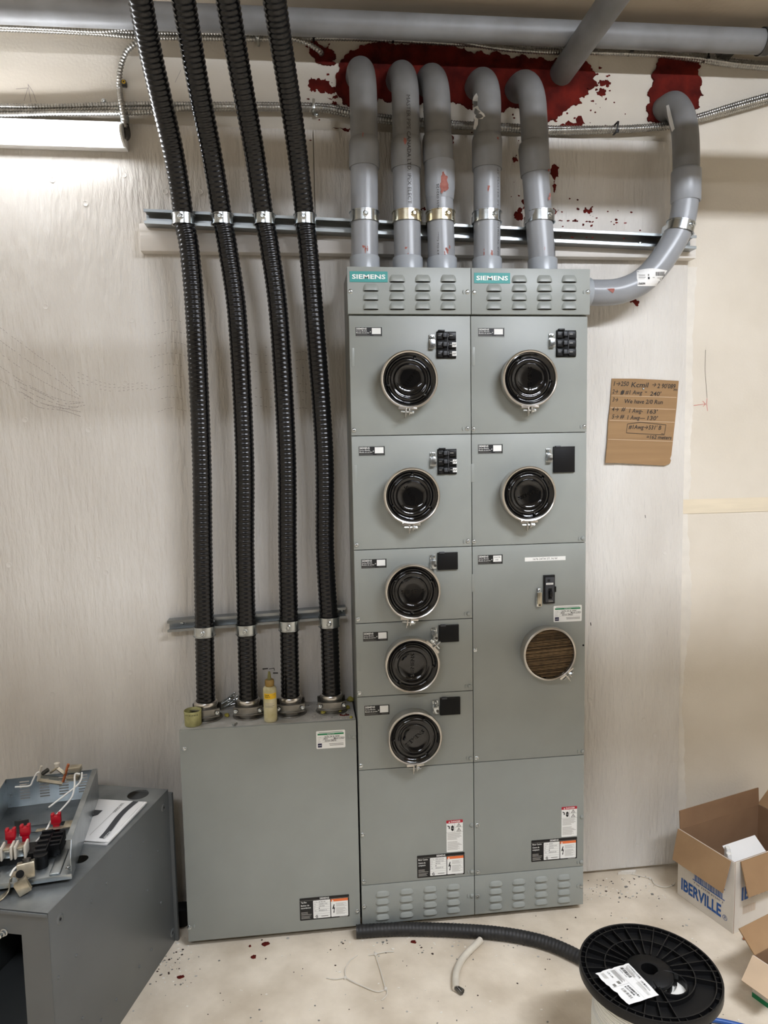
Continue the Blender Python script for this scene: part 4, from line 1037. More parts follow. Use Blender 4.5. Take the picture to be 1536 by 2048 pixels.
# cable ties and clips
def tie(u, v, Y, ang, label, h=0.032, mt='black_plastic'):
    p = atY(u, v, Y); t = MB(); m4 = Matrix.Translation(p) @ Matrix.Rotation(math.radians(ang), 4, 'Y')
    for s0, s1 in (((-0.003, -0.020, -h / 2), (0.003, -0.0185, h / 2)), ((-0.003, -0.020, h / 2 - 0.0015), (0.003, 0.010, h / 2)), ((-0.003, -0.020, -h / 2), (0.003, 0.010, -h / 2 + 0.0015))): t.box(s0, s1, mt, 0.0004, m4)
    t.box((-0.005, -0.024, -h / 2 - 0.003), (0.005, -0.018, -h / 2 + 0.005), mt, 0.0008, m4)
    return t.build('cable_tie', None, label=label, cat='cable tie', group='black cable ties')
tie(1259, 99, -0.020, 5, 'black cable tie on the upper bundle left of the right sealant patch'); tie(1411, 112, -0.020, 10, 'black cable tie on the upper bundle right of the right sealant patch'); tie(1230, 258, -0.016, 8, 'black cable tie on the lower bundle below the wall pipe')
tie(627, 70, -0.02, 0, 'black cable tie on the upper bundle above the small sealant patch'); tie(786, 72, -0.02, 0, 'black cable tie on the upper bundle above the second conduit')
p = atY(247, 166, 0.0); t = thing('cable_clip', (p.x, 0.01, p.z - .01), 'dark one-hole clip with a yellow ringed screw', 'clip')
MB().box((p.x - 0.016, -0.006, p.z - 0.008), (p.x + 0.008, 0.0145, p.z + 0.008), 'dark_steel', 0.003).build('strap_plate', t)
mb = MB(); mb.lathe([(.0055, .006), (.005, .0085), (.003, .009), (.0028, .008)], (p.x + .002, 0, p.z), (0, -1, 0), 'print_yellow', 12); mb.build('screw_head', t)
p = atY(209, 205, 0.0); t = thing('cable_clip', (p.x, 0.01, p.z - .01), 'zinc clip over the lower cable bundle above the wall light', 'clip')
MB().box((p.x - 0.006, -0.010, p.z - 0.022), (p.x + 0.006, 0.0145, p.z + 0.006), 'zinc', 0.002).build('strap_plate', t); inst('screw', SCREW, (p.x, -0.010, p.z), t)
p = atY(516, 76, 0.0); t = thing('cable_clip', (p.x, 0.01, p.z - .02), 'zinc clip over the upper cable bundle between black conduits', 'clip')
MB().box((p.x - 0.004, -0.030, p.z - 0.018), (p.x + 0.004, 0.0145, p.z + 0.022), 'zinc', 0.002).build('strap_plate', t); inst('screw', SCREW, (p.x, -0.030, p.z - .012), t)
p = atY(627, 217, 0.0); t = thing('cable_clip', (p.x, 0.01, p.z - .02), 'zinc clip over the lower cable bundle beside the first grey conduit', 'clip')
MB().box((p.x - 0.004, -0.030, p.z - 0.014), (p.x + 0.004, 0.0145, p.z + 0.016), 'zinc', 0.002).build('strap_plate', t); inst('screw', SCREW, (p.x + .008, -0.001, p.z - .018), t)

# ------------------------------------------------------------------ red firestop sealant
WY = 0.0149
def pxpoly(pts, Y=WY): return [(atY(u, v, Y).x, atY(u, v, Y).z) for u, v in pts]
fW = lambda x, y, h: V3((x, WY - h, y))
def sealant(label, outline, seed, amp=0.5, th=0.006):
    mb = MB(); mb.prism(ragged(pxpoly(outline), amp, 4, seed), fW, 0.0, th, 'sealant')
    return mb
big = [(668, 178), (672, 150), (678, 128), (690, 112), (702, 102), (720, 92), (745, 88), (790, 92), (815, 92), (850, 89), (880, 90), (915, 98), (960, 103), (1000, 108), (1040, 112), (1075, 118), (1095, 124), (1130, 122), (1165, 124), (1180, 132), (1196, 150), (1183, 158), (1196, 172), (1172, 178), (1176, 190), (1158, 196), (1163, 208), (1140, 214), (1125, 226), (1112, 240), (1092, 246), (1078, 238), (1068, 228), (1052, 228), (1036, 216), (1020, 214), (1008, 225), (998, 222), (985, 214), (968, 224), (950, 222), (930, 214), (905, 204), (880, 196), (862, 206), (840, 210), (815, 206), (795, 212), (770, 204), (757, 196), (752, 208), (742, 206), (738, 214), (720, 216), (698, 214), (684, 200), (676, 192)]
sl = thing('firestop_sealant', (0.2, WY, 2.5), 'large red sealant smear around the five conduit bends', 'sealant')
sealant('', big, 4, 0.45).build('sealant_patch', sl, 40)
for k, (pts, am) in enumerate((([(616, 170), (628, 158), (645, 160), (662, 172), (672, 182), (670, 188), (650, 182), (632, 178), (630, 184), (618, 182)], .8), ([(655, 196), (672, 190), (676, 194), (662, 199)], .7),
        ([(663, 207), (672, 204), (680, 210), (672, 216)], .8), ([(1104, 330), (1112, 330), (1116, 345), (1110, 360), (1113, 372), (1108, 386), (1104, 372)], .7), ([(1028, 436), (1036, 418), (1044, 416), (1046, 432), (1034, 440)], .8),
        ([(1042, 402), (1050, 396), (1052, 414), (1046, 418)], .8), ([(1168, 426), (1172, 415), (1186, 413), (1184, 422), (1176, 428)], .8), ([(1253, 600), (1264, 597), (1278, 606), (1272, 612), (1262, 606)], .7), ([(1098, 420), (1108, 416), (1118, 420), (1106, 428)], .9),
        ([(664, 258), (690, 256), (702, 259), (690, 263)], .7), ([(838, 418), (850, 414), (852, 420), (842, 424)], .8), ([(745, 318), (752, 314), (756, 322), (748, 326)], .8), ([(1026, 314), (1034, 310), (1036, 322), (1030, 324)], .8), ([(890, 276), (905, 272), (908, 284), (896, 288)], .9),
        ([(1196, 165), (1212, 160), (1222, 166), (1206, 172)], 1.0), ([(1192, 185), (1206, 178), (1212, 184), (1200, 192)], 1.0), ([(1120, 250), (1140, 244), (1170, 248), (1150, 254)], .9))):
    Yp = WY if pts[0][1] < 256 else 0.0
    f = (lambda x, y, h, Y=Yp: V3((x, Y - h, y)))
    mb = MB(); mb.prism(ragged(pxpoly(pts, Yp), am, 3, 20 + k), f, 0.0, 0.0014, 'sealant'); mb.build('sealant_smear', sl, 0)
mb = MB(); rs = random.Random(5)
for k in range(110):
    u, v = rs.choice(((rs.gauss(650, 22), rs.gauss(160, 45)), (rs.gauss(1200, 20), rs.gauss(170, 28)), (rs.gauss(1110, 60), rs.gauss(250, 12)), (rs.gauss(900, 170), rs.gauss(262, 24)), (rs.gauss(1050, 60), rs.gauss(390, 35)), (rs.gauss(1200, 60), rs.gauss(440, 20))))
    Yp = WY if v < 258 else 0.0; p = atY(u, v, Yp); s_ = rs.uniform(.001, .004)
    f = (lambda x, y, h, Y=Yp: V3((x, Y - h, y))); mb.prism(blobpts(p.x, p.z, s_ * 1.4, s_, 6, k), f, 0.0, .0008, 'sealant')
mb.build('sealant_specks', sl, 0, kind='stuff')
mb = MB(); f = lambda x, y, h: V3((x, SY - h, y)); rs = random.Random(9)
for k in range(16):
    u = rs.uniform(1120, 1260); p = atY(u, rs.choice((441 + (u - 1120) * .04, 474 + (u - 1120) * .02)), SY); mb.prism(blobpts(p.x, p.z, .006 * rs.random() + .001, .0022, 7, k), f, -.0005, .0006, 'sealant')
mb.build('sealant_specks', sl, 0, kind='stuff', label='red specks on the strut')
sealant('', [(1296, 244), (1292, 222), (1300, 205), (1294, 190), (1304, 172), (1302, 150), (1312, 128), (1325, 116), (1350, 114), (1375, 116), (1392, 124), (1400, 134), (1394, 142), (1398, 155), (1402, 170), (1398, 180), (1406, 192), (1396, 200), (1398, 216), (1386, 222), (1380, 236), (1350, 244), (1320, 250)], 8, .45).build('firestop_sealant', None, 40, label='red sealant patch around the upper end of the sweeping conduit', cat='sealant')
sealant('', [(613, 86), (630, 84), (640, 92), (650, 98), (660, 88), (658, 100), (668, 104), (672, 114), (664, 124), (672, 128), (655, 132), (645, 130), (632, 126), (624, 114), (618, 106)], 12, .5).build('firestop_sealant', None, 40, label='small red sealant patch at the upper left with a cable entering it', cat='sealant')

# ------------------------------------------------------------------ wall light
a, b, c = atY(-60, 233, -0.06), atY(240, 238, -0.06), atY(240, 282, -0.06)
z1, z0, xr = b.z, c.z, b.x; xl = xr - 1.22
t = thing('wall_light', ((xl + xr) / 2, 0, z0), 'white linear wall light glowing at the upper left', 'light')
MB().box((xl, -0.030, z0 - 0.008), (xr + 0.008, -0.0002, z1 + 0.006), 'lamp_white', 0.003).build('housing', t)
mat('wall_lamp_glow', (255, 255, 255), 0.4, emit=((246, 249, 255), WALL_LAMP_STRENGTH))
n = 8; pr_ = [(-0.031 - 0.040 * math.sin(math.pi * i / n) ** 0.75, z0 - 0.002 + (z1 - z0 + 0.002) * i / n) for i in range(n + 1)]
mb = MB(); mb.add([V3((xl + .004, y, z)) for y, z in pr_] + [V3((xr - .002, y, z)) for y, z in pr_], [[i, i + 1, n + 2 + i, n + 1 + i][::-1] for i in range(n)], 'wall_lamp_glow'); mb.build('diffuser', t, 60)
for x0, x1 in ((xl, xl + .004), (xr - .002, xr + .004)):
    f = lambda px, py, h: V3((h, px, py))
    MB().prism([(-0.0005, z0 - .006), (-0.0005, z1 + .004)] + [(y - .001, z) for y, z in pr_[::-1]], f, x0, x1, 'lamp_white').build('end_cap', t, 0)
# flexible fitting at the lamp end
q0 = atY(250, 246, -.03); mb = MB(); mb.tube(spline([q0 + V3((0, 0, .02)), q0, q0 + V3((0.004, .002, -.02)), q0 + V3((.002, .006, -.036)), q0 + V3((-.012, .008, -.042))], 6), .0095, 'dark_steel', 12); mb.cyl(q0 + V3((0, 0, .018)), q0 + V3((0, 0, -.004)), .0125, 'galvanized', 12); mb.build('cable_fitting', t)

# ------------------------------------------------------------------ cardboard note
A, B, C_, D_ = atY(1224, 757, -.004), atY(1358, 760, -.004), atY(1343, 931, -.006), atY(1211, 926, -.012)
t = thing('cardboard_note', ((A.x + B.x) / 2, 0, D_.z), 'brown cardboard note with handwritten cable lengths pinned to plywood', 'note')
def fN(x, y, h):        # x, y in 0..1 from top left
    top = A.lerp(B, x); bot = D_.lerp(C_, x); p = top.lerp(bot, y); p.y -= h; return p
mb = MB(); ol = [(0, 0), (0, .1), (.005, .3), (-.004, .5), (.004, .75), (0, 1), (.2, .995), (.5, 1.0), (.9, 1.005), (.975, .975), (.985, .94), (.97, .92), (.985, .88), (.992, .6), (1, .3), (.998, .01), (.7, .003), (.35, -.004)]
mb.prism(ol[::-1], lambda x, y, h: fN(x, y, h), -0.0045, 0.0, 'cardboard'); mb.build('card', t, 0)
mb = MB(); l = Lay(mb, lambda x, y, h: fN(x, 1 - y, h), .0006, .0002)
for y in (.205, .345, .495, .72): l.rect(0.01, 1 - y, .985, 1 - y + .006, 'carton_light', 0)
def wr(s_, x, yt, w, h=.05, bold=.012): l.text(s_, x, 1 - yt, h, 'ink', 2, bold, width=w, slant=.18)
wr('1→250', .03, .085, .22, .055); wr('Kcmil', .29, .095, .25, .06); wr('→', .60, .085, .06); wr("2 90'089", .68, .10, .27, .055); wr('m', .93, .125, .05, .03)
wr('2→', .02, .175, .08); wr('#', .14, .18, .05, .05, .06); wr('#1 Awg', .21, .18, .25); wr('-', .5, .165, .03); wr("240'", .58, .19, .16)
wr('3→', .03, .27, .08); wr('We have 2/0 Run', .20, .285, .58)
wr('4→', .03, .385, .10); wr('#', .17, .38, .06); wr('1 Awg-', .29, .395, .20); wr("163'", .56, .40, .15)
wr('5→', .04, .47, .10); wr('#', .16, .465, .06); wr('1 Awg—', .27, .475, .26); wr("130'", .57, .475, .15)
wr("#1Awg→531' B", .30, .585, .49, .05)
l.stroke([(.28, 1 - .53), (.47, 1 - .505), (.86, 1 - .525), (.85, 1 - .635), (.80, 1 - .63)], .006, 'ink', 2); l.stroke([(.28, 1 - .53), (.275, 1 - .635), (.85, 1 - .645)], .006, 'ink', 2)
wr('=162 meters', .58, .695, .38, .045)
mb.build('handwriting', t, 0, label='dark handwriting in six lines')
p = fN(.475, .113, 0.0); mb = MB(); mb.lathe([(.004, 0.0), (.004, .001), (.0025, .003), (.0001, .0035)], p, (0, -1, 0), 'zinc', 10); mb.build('pin', t)
# ------------------------------------------------------------------ helpers for loose things
def holes_poly(mb, outer, holes, f, h0, h1, mt):
    """flat plate with holes: f(x, y, h)"""
    loops = [outer] + holes
    flat = [p for l_ in loops for p in l_]
    tris = tessellate_polygon([[V3((p[0], p[1], 0)) for p in l_] for l_ in loops])
    top = [f(p[0], p[1], h1) for p in flat]; bot = [f(p[0], p[1], h0) for p in flat]; n = len(flat)
    mb.add(top + bot, [list(t) for t in tris] + [[i + n for i in t][::-1] for t in tris], mt)
    o = 0; fs = []
    for l_ in loops:
        m = len(l_)
        for i in range(m): j = (i + 1) % m; fs.append([o + i, o + j, n + o + j, n + o + i])
        o += m
    mb.add(top + bot, fs, mt)
    return mb
def circ(cx, cy, r, n=20): return [(cx + r * math.cos(2 * math.pi * i / n), cy + r * math.sin(2 * math.pi * i / n)) for i in range(n)]
def recti(x0, y0, x1, y1): return [(x0, y0), (x1, y0), (x1, y1), (x0, y1)]
def frame_m(o, x, y):
    x = V3(x).normalized(); z = x.cross(V3(y)).normalized(); y2 = z.cross(x)
    return Matrix(((x.x, y2.x, z.x, o[0]), (x.y, y2.y, z.y, o[1]), (x.z, y2.z, z.z, o[2]), (0, 0, 0, 1)))
def hit(u, v, p, n): d = ray(u, v); n = V3(n); return CAM + d * ((V3(p) - CAM).dot(n) / d.dot(n))

# ------------------------------------------------------------------ big steel enclosure lying on the floor at the left
EB = V3((-0.576, -0.14, 0)); ES = V3((-0.2777, -0.9607, 0)); EW = V3((-0.9607, 0.2777, 0)); EL, EWD, EH = 0.58, 0.455, 0.488
def fe(a, b, z): return EB + ES * a + EW * b + V3((0, 0, z))
c = fe(EL / 2, EWD / 2, 0)
te = thing('steel_enclosure', c, 'large dark grey steel enclosure standing on the floor at the left edge', 'electrical box')
def esl(name, a0, a1, b0, b1, z0, z1, mt, bev=0.001):
    m4 = Matrix(((ES.x, EW.x, 0, EB.x), (ES.y, EW.y, 0, EB.y), (0, 0, 1, 0), (0, 0, 0, 1)))
    return MB().box((a0, b0, z0), (a1, b1, z1), mt, bev, m4).build(name, te)
esl('side_panel', 0, EL, 0.0, 0.002, 0.0, EH - 0.0005, 'enclosure_gray')
esl('side_panel', 0, EL, EWD - 0.002, EWD, 0.0, EH - 0.0005, 'enclosure_gray')
esl('bottom_panel', 0.002, EL - 0.002, 0.002, EWD - 0.002, 0.0, 0.002, 'enclosure_gray')
esl('back_flange', -0.012, -0.0005, -0.010, EWD + 0.01, 0.0, EH - 0.014, 'enclosure_gray')
mb = MB(); hp = []
for (u, v, r) in ((276, 1589, 0.031), (160, 1718, 0.020)):
    p = atZ(u, v, EH) - EB; hp.append(circ(p.dot(ES), p.dot(EW), r))
holes_poly(mb, recti(0.0, 0.0, EL, EWD), hp, lambda x, y, h: fe(x, y, h), EH - 0.002, EH, 'enclosure_top'); mb.build('top_panel', te, 0, label='scuffed galvanized top with round knockout holes')
mb = MB(); holes_poly(mb, recti(0.0, 0.0, EWD, EH - 0.001), [recti(0.068, 0.05, EWD - 0.068, EH - 0.058)], lambda x, y, h: fe(EL - h, x, y), 0.0, 0.002, 'enclosure_gray'); mb.build('front_frame', te, 0)
esl('front_lip', EL + 0.0005, EL + 0.004, 0.0, EWD, EH - 0.010, EH - 0.002, 'enclosure_gray', 0.0008)
sn = -EW            # outward normal of the visible side
em = MB(); em.lathe([(0.013, 0.0), (0.011, 0.0016), (0.007, 0.002), (0.0055, 0.0012), (0.0001, 0.0012)], (0, 0, 0), (0, 0, 1), 'enclosure_gray', 18)
em.lathe([(0.0035, 0.0018), (0.0001, 0.0019)], (0, 0, 0), (0, 0, 1), 'void_black', 10); EMB = em.mesh('embossed_hole')
rv = MB(); rv.lathe([(0.0042, 0.0), (0.0036, 0.0018), (0.0015, 0.0026), (0.0001, 0.0026)], (0, 0, 0), (0, 0, 1), 'enclosure_gray', 10); RIV = rv.mesh('rivet')
rq = V3((0, 0, 1)).rotation_difference(sn).to_euler()
for u, v in ((327, 1615), (120, 1838), (345, 1865)): inst('embossed_hole', EMB, hit(u, v, EB, sn), te, rot=rq)
for u, v in ((287, 1684), (316, 1702), (261, 1713), (213, 1766), (183, 1803), (153, 1911), (117, 1955), (303, 1899), (279, 1933), (322, 1805), (233, 1999), (203, 2040), (165, 2036), (295, 1781)): inst('rivet', RIV, hit(u, v, EB, sn), te, rot=rq)
p = hit(9, 1864, fe(EL, 0, 0), ES); mb = MB(); mb.lathe([(.009, 0), (.009, .002), (.0065, .003), (.0065, .008), (.0045, .009), (.0045, .016), (.0001, .017)], p, ES, 'zinc', 12); mb.build('bolt', te)

# ------------------------------------------------------------------ booklet on the enclosure
BZ = EH + 0.0004; BT = 0.0095
Cb, Cf = atZ(292, 1603, BZ + BT), atZ(215, 1683, BZ + BT)
bl = (Cf - Cb); bL = bl.length; bl.normalize(); bw = V3((bl.y, -bl.x, 0)); bW = 0.150
if bw.x > 0: bw = -bw
t = thing('booklet', (Cb + bl * bL / 2 + bw * bW / 2) * 1.0, 'white instruction booklet with dark stripe lying on the steel enclosure', 'booklet')
t.location.z = BZ; WORLD[t.name] = V3((t.location.x, t.location.y, BZ))
def fb(x, y, h): return V3((Cb.x, Cb.y, BZ)) + bl * x + bw * y + V3((0, 0, h))     # x along the spine edge, y to the left
rs = random.Random(2)
for k in range(5):
    o = rs.uniform(-.003, .003); z0 = k * 0.0019; g = 0.0 if k else 0.004
    mb = MB(); pts = [(o, o - g * 0), (bL + o, o), (bL + o, bW), (o, bW)]
    nseg = 10; vs = []; 
    for i in range(nseg + 1):
        x = o + bL * i / nseg; dz = 0.0012 * math.sin(i / nseg * math.pi * 2) * (k / 5)
        for y in (0.0 + o * .5 + (.004 if k == 4 else 0), bW): vs.append((x, y, z0 + dz))
    v3 = [fb(x, y, z) for x, y, z in vs] + [fb(x, y, z + .0016) for x, y, z in vs]; n = len(vs); fs = []
    for i in range(nseg):
        a = 2 * i; fs += [[a, a + 1, a + 3, a + 2], [n + a, n + a + 2, n + a + 3, n + a + 1], [a, a + 2, n + a + 2, n + a], [a + 1, n + a + 1, n + a + 3, a + 3]]
    fs += [[0, n, n + 1, 1], [2 * nseg, 2 * nseg + 1, n + 2 * nseg + 1, n + 2 * nseg]]
    mb.add(v3, fs, 'paper'); mb.build('page_block' if k < 4 else 'cover', t, 0)
mb = MB(); l = Lay(mb, lambda x, y, h: fb(x, y, BZ * 0 + 0.0104 + h), .0002, .0002)
for i in range(8):
    a, b_ = bL * (0.02 + i * 0.115), bL * (0.02 + (i + 1) * 0.115); off = lambda q: 0.020 + 0.006 * math.sin(q / bL * 5)
    mb.add([l.f(a, off(a), .0004), l.f(b_, off(b_), .0004), l.f(b_, off(b_) + .017, .0004), l.f(a, off(a) + .017, .0004)], [[0, 1, 2, 3]], 'dark_gray_plastic')
l.text('MIRCOM', bL * .955, .020, .008, 'print_white', 2, 0.01, width=.035, rot=180)
l.text('FX-2000', bL * .10, .056, .009, 'print_gray', 1, width=.05); l.rect(bL * .1, .062, bL * .9, .0635, 'print_lightgray', 1)
l.poly([(bL * .3, .098), (bL * .42, .098), (bL * .62, .14), (bL * .3, .14)], 'dark_gray_plastic', 0); l.rect(bL * .40, .112, bL * .44, .128, 'print_white', 1)
mb.build('cover_print', t, 0, label='dark stripe and grey lettering')

# ------------------------------------------------------------------ open metal chassis tray with fuse block
TZ0 = EH + 0.0118
fr, br = atZ(144, 1757, TZ0), atZ(198, 1594, TZ0)
td = (br - fr); tL = td.length; td.normalize(); tw = V3((-td.y, td.x, 0)); tWd = 0.245; TH = 0.086
if tw.x > 0: tw = -tw
def ft(a, b, z): return V3((fr.x, fr.y, TZ0)) + td * a + tw * b + V3((0, 0, z))
mt4 = Matrix(((td.x, tw.x, 0, fr.x), (td.y, tw.y, 0, fr.y), (0, 0, 1, TZ0), (0, 0, 0, 1)))
tt = thing('chassis_tray', ft(tL / 2, tWd / 2, 0), 'open galvanized chassis tray with fuse block on the steel enclosure', 'chassis')
def tbx(name, lo, hi, mt, bev=0.0006, par=None, **kw): return MB().box(lo, hi, mt, bev, mt4).build(name, par or tt, **kw)
tbx('tray_floor', (0.0, 0.0, 0.0), (tL, tWd, 0.0016), 'galvanized'); tbx('front_lip', (-0.0016, 0.0, 0.0), (0.0, tWd, 0.013), 'galvanized', 0.0004)
mb = MB(); mb.prism([(0, 0), (tL, 0), (tL, TH), (0.02, TH), (0.0, 0.05)], lambda x, y, h: ft(x, h, y), 0.0, 0.0016, 'galvanized'); mb.build('side_wall', tt, 0)
tbx('wall_lip', (0.02, -0.0002, TH - 0.0005), (tL, 0.014, TH + 0.001), 'galvanized', 0.0004)
mb = MB(); mb.prism([(0, 0), (tL, 0), (tL, TH), (0.02, TH), (0.0, 0.05)], lambda x, y, h: ft(x, tWd - h, y), 0.0, 0.0016, 'galvanized'); mb.build('side_wall', tt, 0)
mb = MB(); sl_ = []
for g in range(4):
    for k in range(7): x0 = 0.028 + g * 0.052; sl_.append(recti(x0, 0.022 + k * 0.0082, x0 + 0.026, 0.022 + k * 0.0082 + 0.0038))
holes_poly(mb, recti(0.0016, 0.0, tWd - 0.0016, TH), sl_, lambda x, y, h: ft(tL - h, x, y), 0.0, 0.0016, 'galvanized'); mb.build('vent_wall', tt, 0, label='galvanized back wall with four groups of slots')
# bent inner bracket
mb = MB(); q = tL * 0.60
mb.box((q, 0.02, 0.002), (q + 0.02, 0.16, 0.0035), 'galvanized', 0.0003, mt4); mb.box((q, 0.02, 0.002), (q + 0.0015, 0.155, 0.022), 'galvanized', 0.0003, mt4); mb.box((q - 0.026, 0.15, 0.0018), (q + 0.004, 0.185, 0.0035), 'galvanized', 0.0003, mt4); mb.box((q + 0.002, 0.15, 0.002), (q + 0.004, 0.185, 0.038), 'dark_steel', 0.0003, mt4)
mb.build('inner_bracket', tt); inst('screw', SCREW, ft(q - 0.014, 0.168, 0.004), tt, rot=(math.radians(-90), 0, 0))
# raised plate at the front right
tbx('raised_plate', (0.02, 0.03, 0.0018), (0.13, 0.055, 0.007), 'galvanized', 0.003); inst('screw', SCREW, ft(0.045, 0.016, 0.0018), tt, rot=(math.radians(-90), 0, 0))
# fuse block
fbk = MB()
fbk.box((0.095, 0.075, 0.002), (0.150, 0.205, 0.026), 'black_plastic', 0.002, mt4); fbk.box((0.075, 0.070, 0.002), (0.185, 0.100, 0.040), 'black_plastic', 0.002, mt4); fbk.box((0.105, 0.045, 0.002), (0.175, 0.072, 0.034), 'black_plastic', 0.002, mt4)
fbk.box((0.07, 0.185, 0.002), (0.125, 0.215, 0.030), 'black_plastic', 0.002, mt4); fbk.cyl(ft(0.070, 0.082, 0.002), ft(0.070, 0.082, 0.034), 0.016, 'black_plastic', 14)
for k in range(4): fbk.box((0.085 + k * 0.024, 0.072, 0.040), (0.092 + k * 0.024, 0.098, 0.046), 'black_plastic', 0.001, mt4)
for k in range(3): fbk.box((0.112 + k * 0.02, 0.047, 0.034), (0.118 + k * 0.02, 0.070, 0.040), 'black_plastic', 0.001, mt4)
fb_o = fbk.build('fuse_block', tt, label='black moulded fuse block')
for (b0, a0) in ((0.163, 0.125), (0.132, 0.135), (0.068, 0.175)):     # red plugs
    r_ = MB(); r_.box((a0, b0 - 0.012, 0.050), (a0 + 0.016, b0 + 0.012, 0.072), 'red_plastic', 0.003, mt4); r_.box((a0 + 0.002, b0 - 0.008, 0.028), (a0 + 0.014, b0 + 0.008, 0.052), 'red_plastic', 0.002, mt4)
    r_.box((a0 + 0.001, b0 - 0.012, 0.068), (a0 + 0.015, b0 - 0.004, 0.078), 'red_plastic', 0.002, mt4); r_.box((a0 + 0.001, b0 + 0.004, 0.068), (a0 + 0.015, b0 + 0.012, 0.078), 'red_plastic', 0.002, mt4); r_.build('red_plug', fb_o, label='glossy red plug')
for b0 in (0.163, 0.132):               # white terminals with metal clips
    w_ = MB()
    for s_ in (-1, 1): w_.box((0.082, b0 + s_ * 0.011 - 0.003, 0.020), (0.118, b0 + s_ * 0.011 + 0.003, 0.054), 'wire_offwhite', 0.003, mt4)
    w_.box((0.090, b0 - 0.008, 0.022), (0.112, b0 + 0.008, 0.046), 'zinc', 0.002, mt4); w_.box((0.086, b0 - 0.007, 0.044), (0.114, b0 + 0.007, 0.048), 'tin', 0.001, mt4); w_.build('fuse_terminal', fb_o, label='white terminal with a metal clip')
tbx('tin_strip', (0.165, 0.03, 0.042), (0.180, 0.115, 0.0436), 'tin', 0.0004); tbx('tin_strip', (0.165, 0.03, 0.0436), (0.20, 0.05, 0.045), 'tin', 0.0004)
tbx('white_tag', (0.085, 0.205, 0.031), (0.105, 0.238, 0.032), 'paper', 0.0002)
# neutral link resting on the back wall
def fl_(u, v, z=0.0, a=None): return hit(u, v, ft(a if a is not None else tL - 0.01, 0, 0), td)
nb = MB()
def bar(p0, p1, w, h_, mt): nb.tube([p0, p1], w, mt, 4, True)
A0 = tL - 0.012
for (u0, v0, u1, v1, w_, m_) in ((77, 1560, 125, 1567, .006, 'tin'), (83, 1532, 76, 1562, .0045, 'wire_offwhite'), (100, 1546, 114, 1536, .003, 'tin'), (114, 1536, 129, 1547, .006, 'tin'), (126, 1564, 137, 1528, .0038, 'wire_orange'), (84, 1548, 97, 1539, .006, 'dark_steel')): bar(fl_(u0, v0, a=A0), fl_(u1, v1, a=A0), w_, 0, m_)
for (u0, v0, u1, v1) in ((139, 1530, 163, 1543), (135, 1549, 160, 1560)):
    p0, p1 = fl_(u0, v1, a=A0 - .01), fl_(u1, v0, a=A0 - .01); nb.box((min(p0.x, p1.x), p0.y - .012, min(p0.z, p1.z)), (max(p0.x, p1.x), p0.y + .012, max(p0.z, p1.z)), 'tin', .002)
nb.lathe([(.008, 0), (.008, .01), (.004, .012), (.0001, .012)], fl_(114, 1533, a=A0 - .005), (0, 0, 1), 'wire_offwhite', 10)
nb.build('neutral_link', tt, label='tin plated neutral link with copper coloured strip')
for pts in ([(160, 1548, .35), (150, 1549, .35), (149, 1572, .32), (143, 1595, .28), (120, 1622, .24), (103, 1640, .2), (92, 1660, .17), (70, 1686, .15)], [(164, 1545, .36), (162, 1560, .34), (152, 1573, .32), (130, 1590, .3), (97, 1615, .27)], [(30, 1574, .38), (46, 1573, .38), (60, 1571, .385), (66, 1560, .39), (73, 1547, .395), (80, 1544, .395)]):
    P = [hit(u, v, ft(a, 0, 0), td) for u, v, a in pts]; w_ = MB(); w_.tube(spline(P, 8), .0024, 'wire_white', 8); w_.build('wire', tt, label='thin white wire')
# lugs hanging out at the front
lg = MB(); pz = TZ0 + 0.03
p = atZ(52, 1737, TZ0 + .030); m5 = Matrix.Translation(p) @ Matrix.Rotation(math.radians(18), 4, 'Z') @ Matrix.Rotation(math.radians(-18), 4, 'X')
lg.box((-.019, -.017, -.019), (.019, .017, .015), 'tin', .002, m5); lg.cyl(m5 @ V3((.002, 0, .014)), m5 @ V3((.002, 0, .022)), .0095, 'dark_steel', 14); lg.cyl(m5 @ V3((-.012, -.0175, -.006)), m5 @ V3((-.012, -.0165, -.006)), .009, 'void_black', 14); lg.build('lug_block', tt, label='tin plated cable lug')
lg = MB(); P = [atZ(u, v, EH + z) for u, v, z in ((-4, 1802, .004), (6, 1795, .005), (16, 1782, .014), (18, 1768, .024), (20, 1756, .032), (28, 1753, .034), (35, 1760, .029), (34, 1772, .018))]
P = spline(P, 4); off_ = td * 0.022
lg.add([p for p in P] + [p + off_ for p in P], [[i, i + 1, len(P) + i + 1, len(P) + i] for i in range(len(P) - 1)], 'tin'); Q_ = [p + V3((0.0015, 0, -.002)) for p in P]
lg.add([p for p in Q_] + [p + off_ for p in Q_], [[len(Q_) + i, len(Q_) + i + 1, i + 1, i] for i in range(len(Q_) - 1)], 'tin'); lg.add(P + Q_, [[i, len(P) + i, len(P) + i + 1, i + 1] for i in range(len(P) - 1)], 'tin'); lg.build('curved_strap', tt, 60, label='curved tin plated strap')
lg = MB(); p = atZ(46, 1771, EH + .021); m5 = Matrix.Translation(p) @ Matrix.Rotation(math.radians(-25), 4, 'Y') @ Matrix.Rotation(math.radians(15), 4, 'Z')
for k in range(3): lg.box((-.014, -.012 + k * .006, -.015), (.014, -.010 + k * .006, .015), 'tin', .0006, m5)
lg.box((-.014, -.012, -.016), (.014, .006, -.013), 'tin', .0006, m5); lg.build('spring_clip', tt, label='folded tin plated clip')
w_ = MB(); w_.tube(spline([hit(u, v, ft(a, 0, 0), td) for u, v, a in ((68, 1719, .06), (60, 1722, .04), (42, 1728, .02), (28, 1738, .0), (20, 1752, -.01))], 8), .0022, 'wire_white', 8); w_.build('wire', tt); 

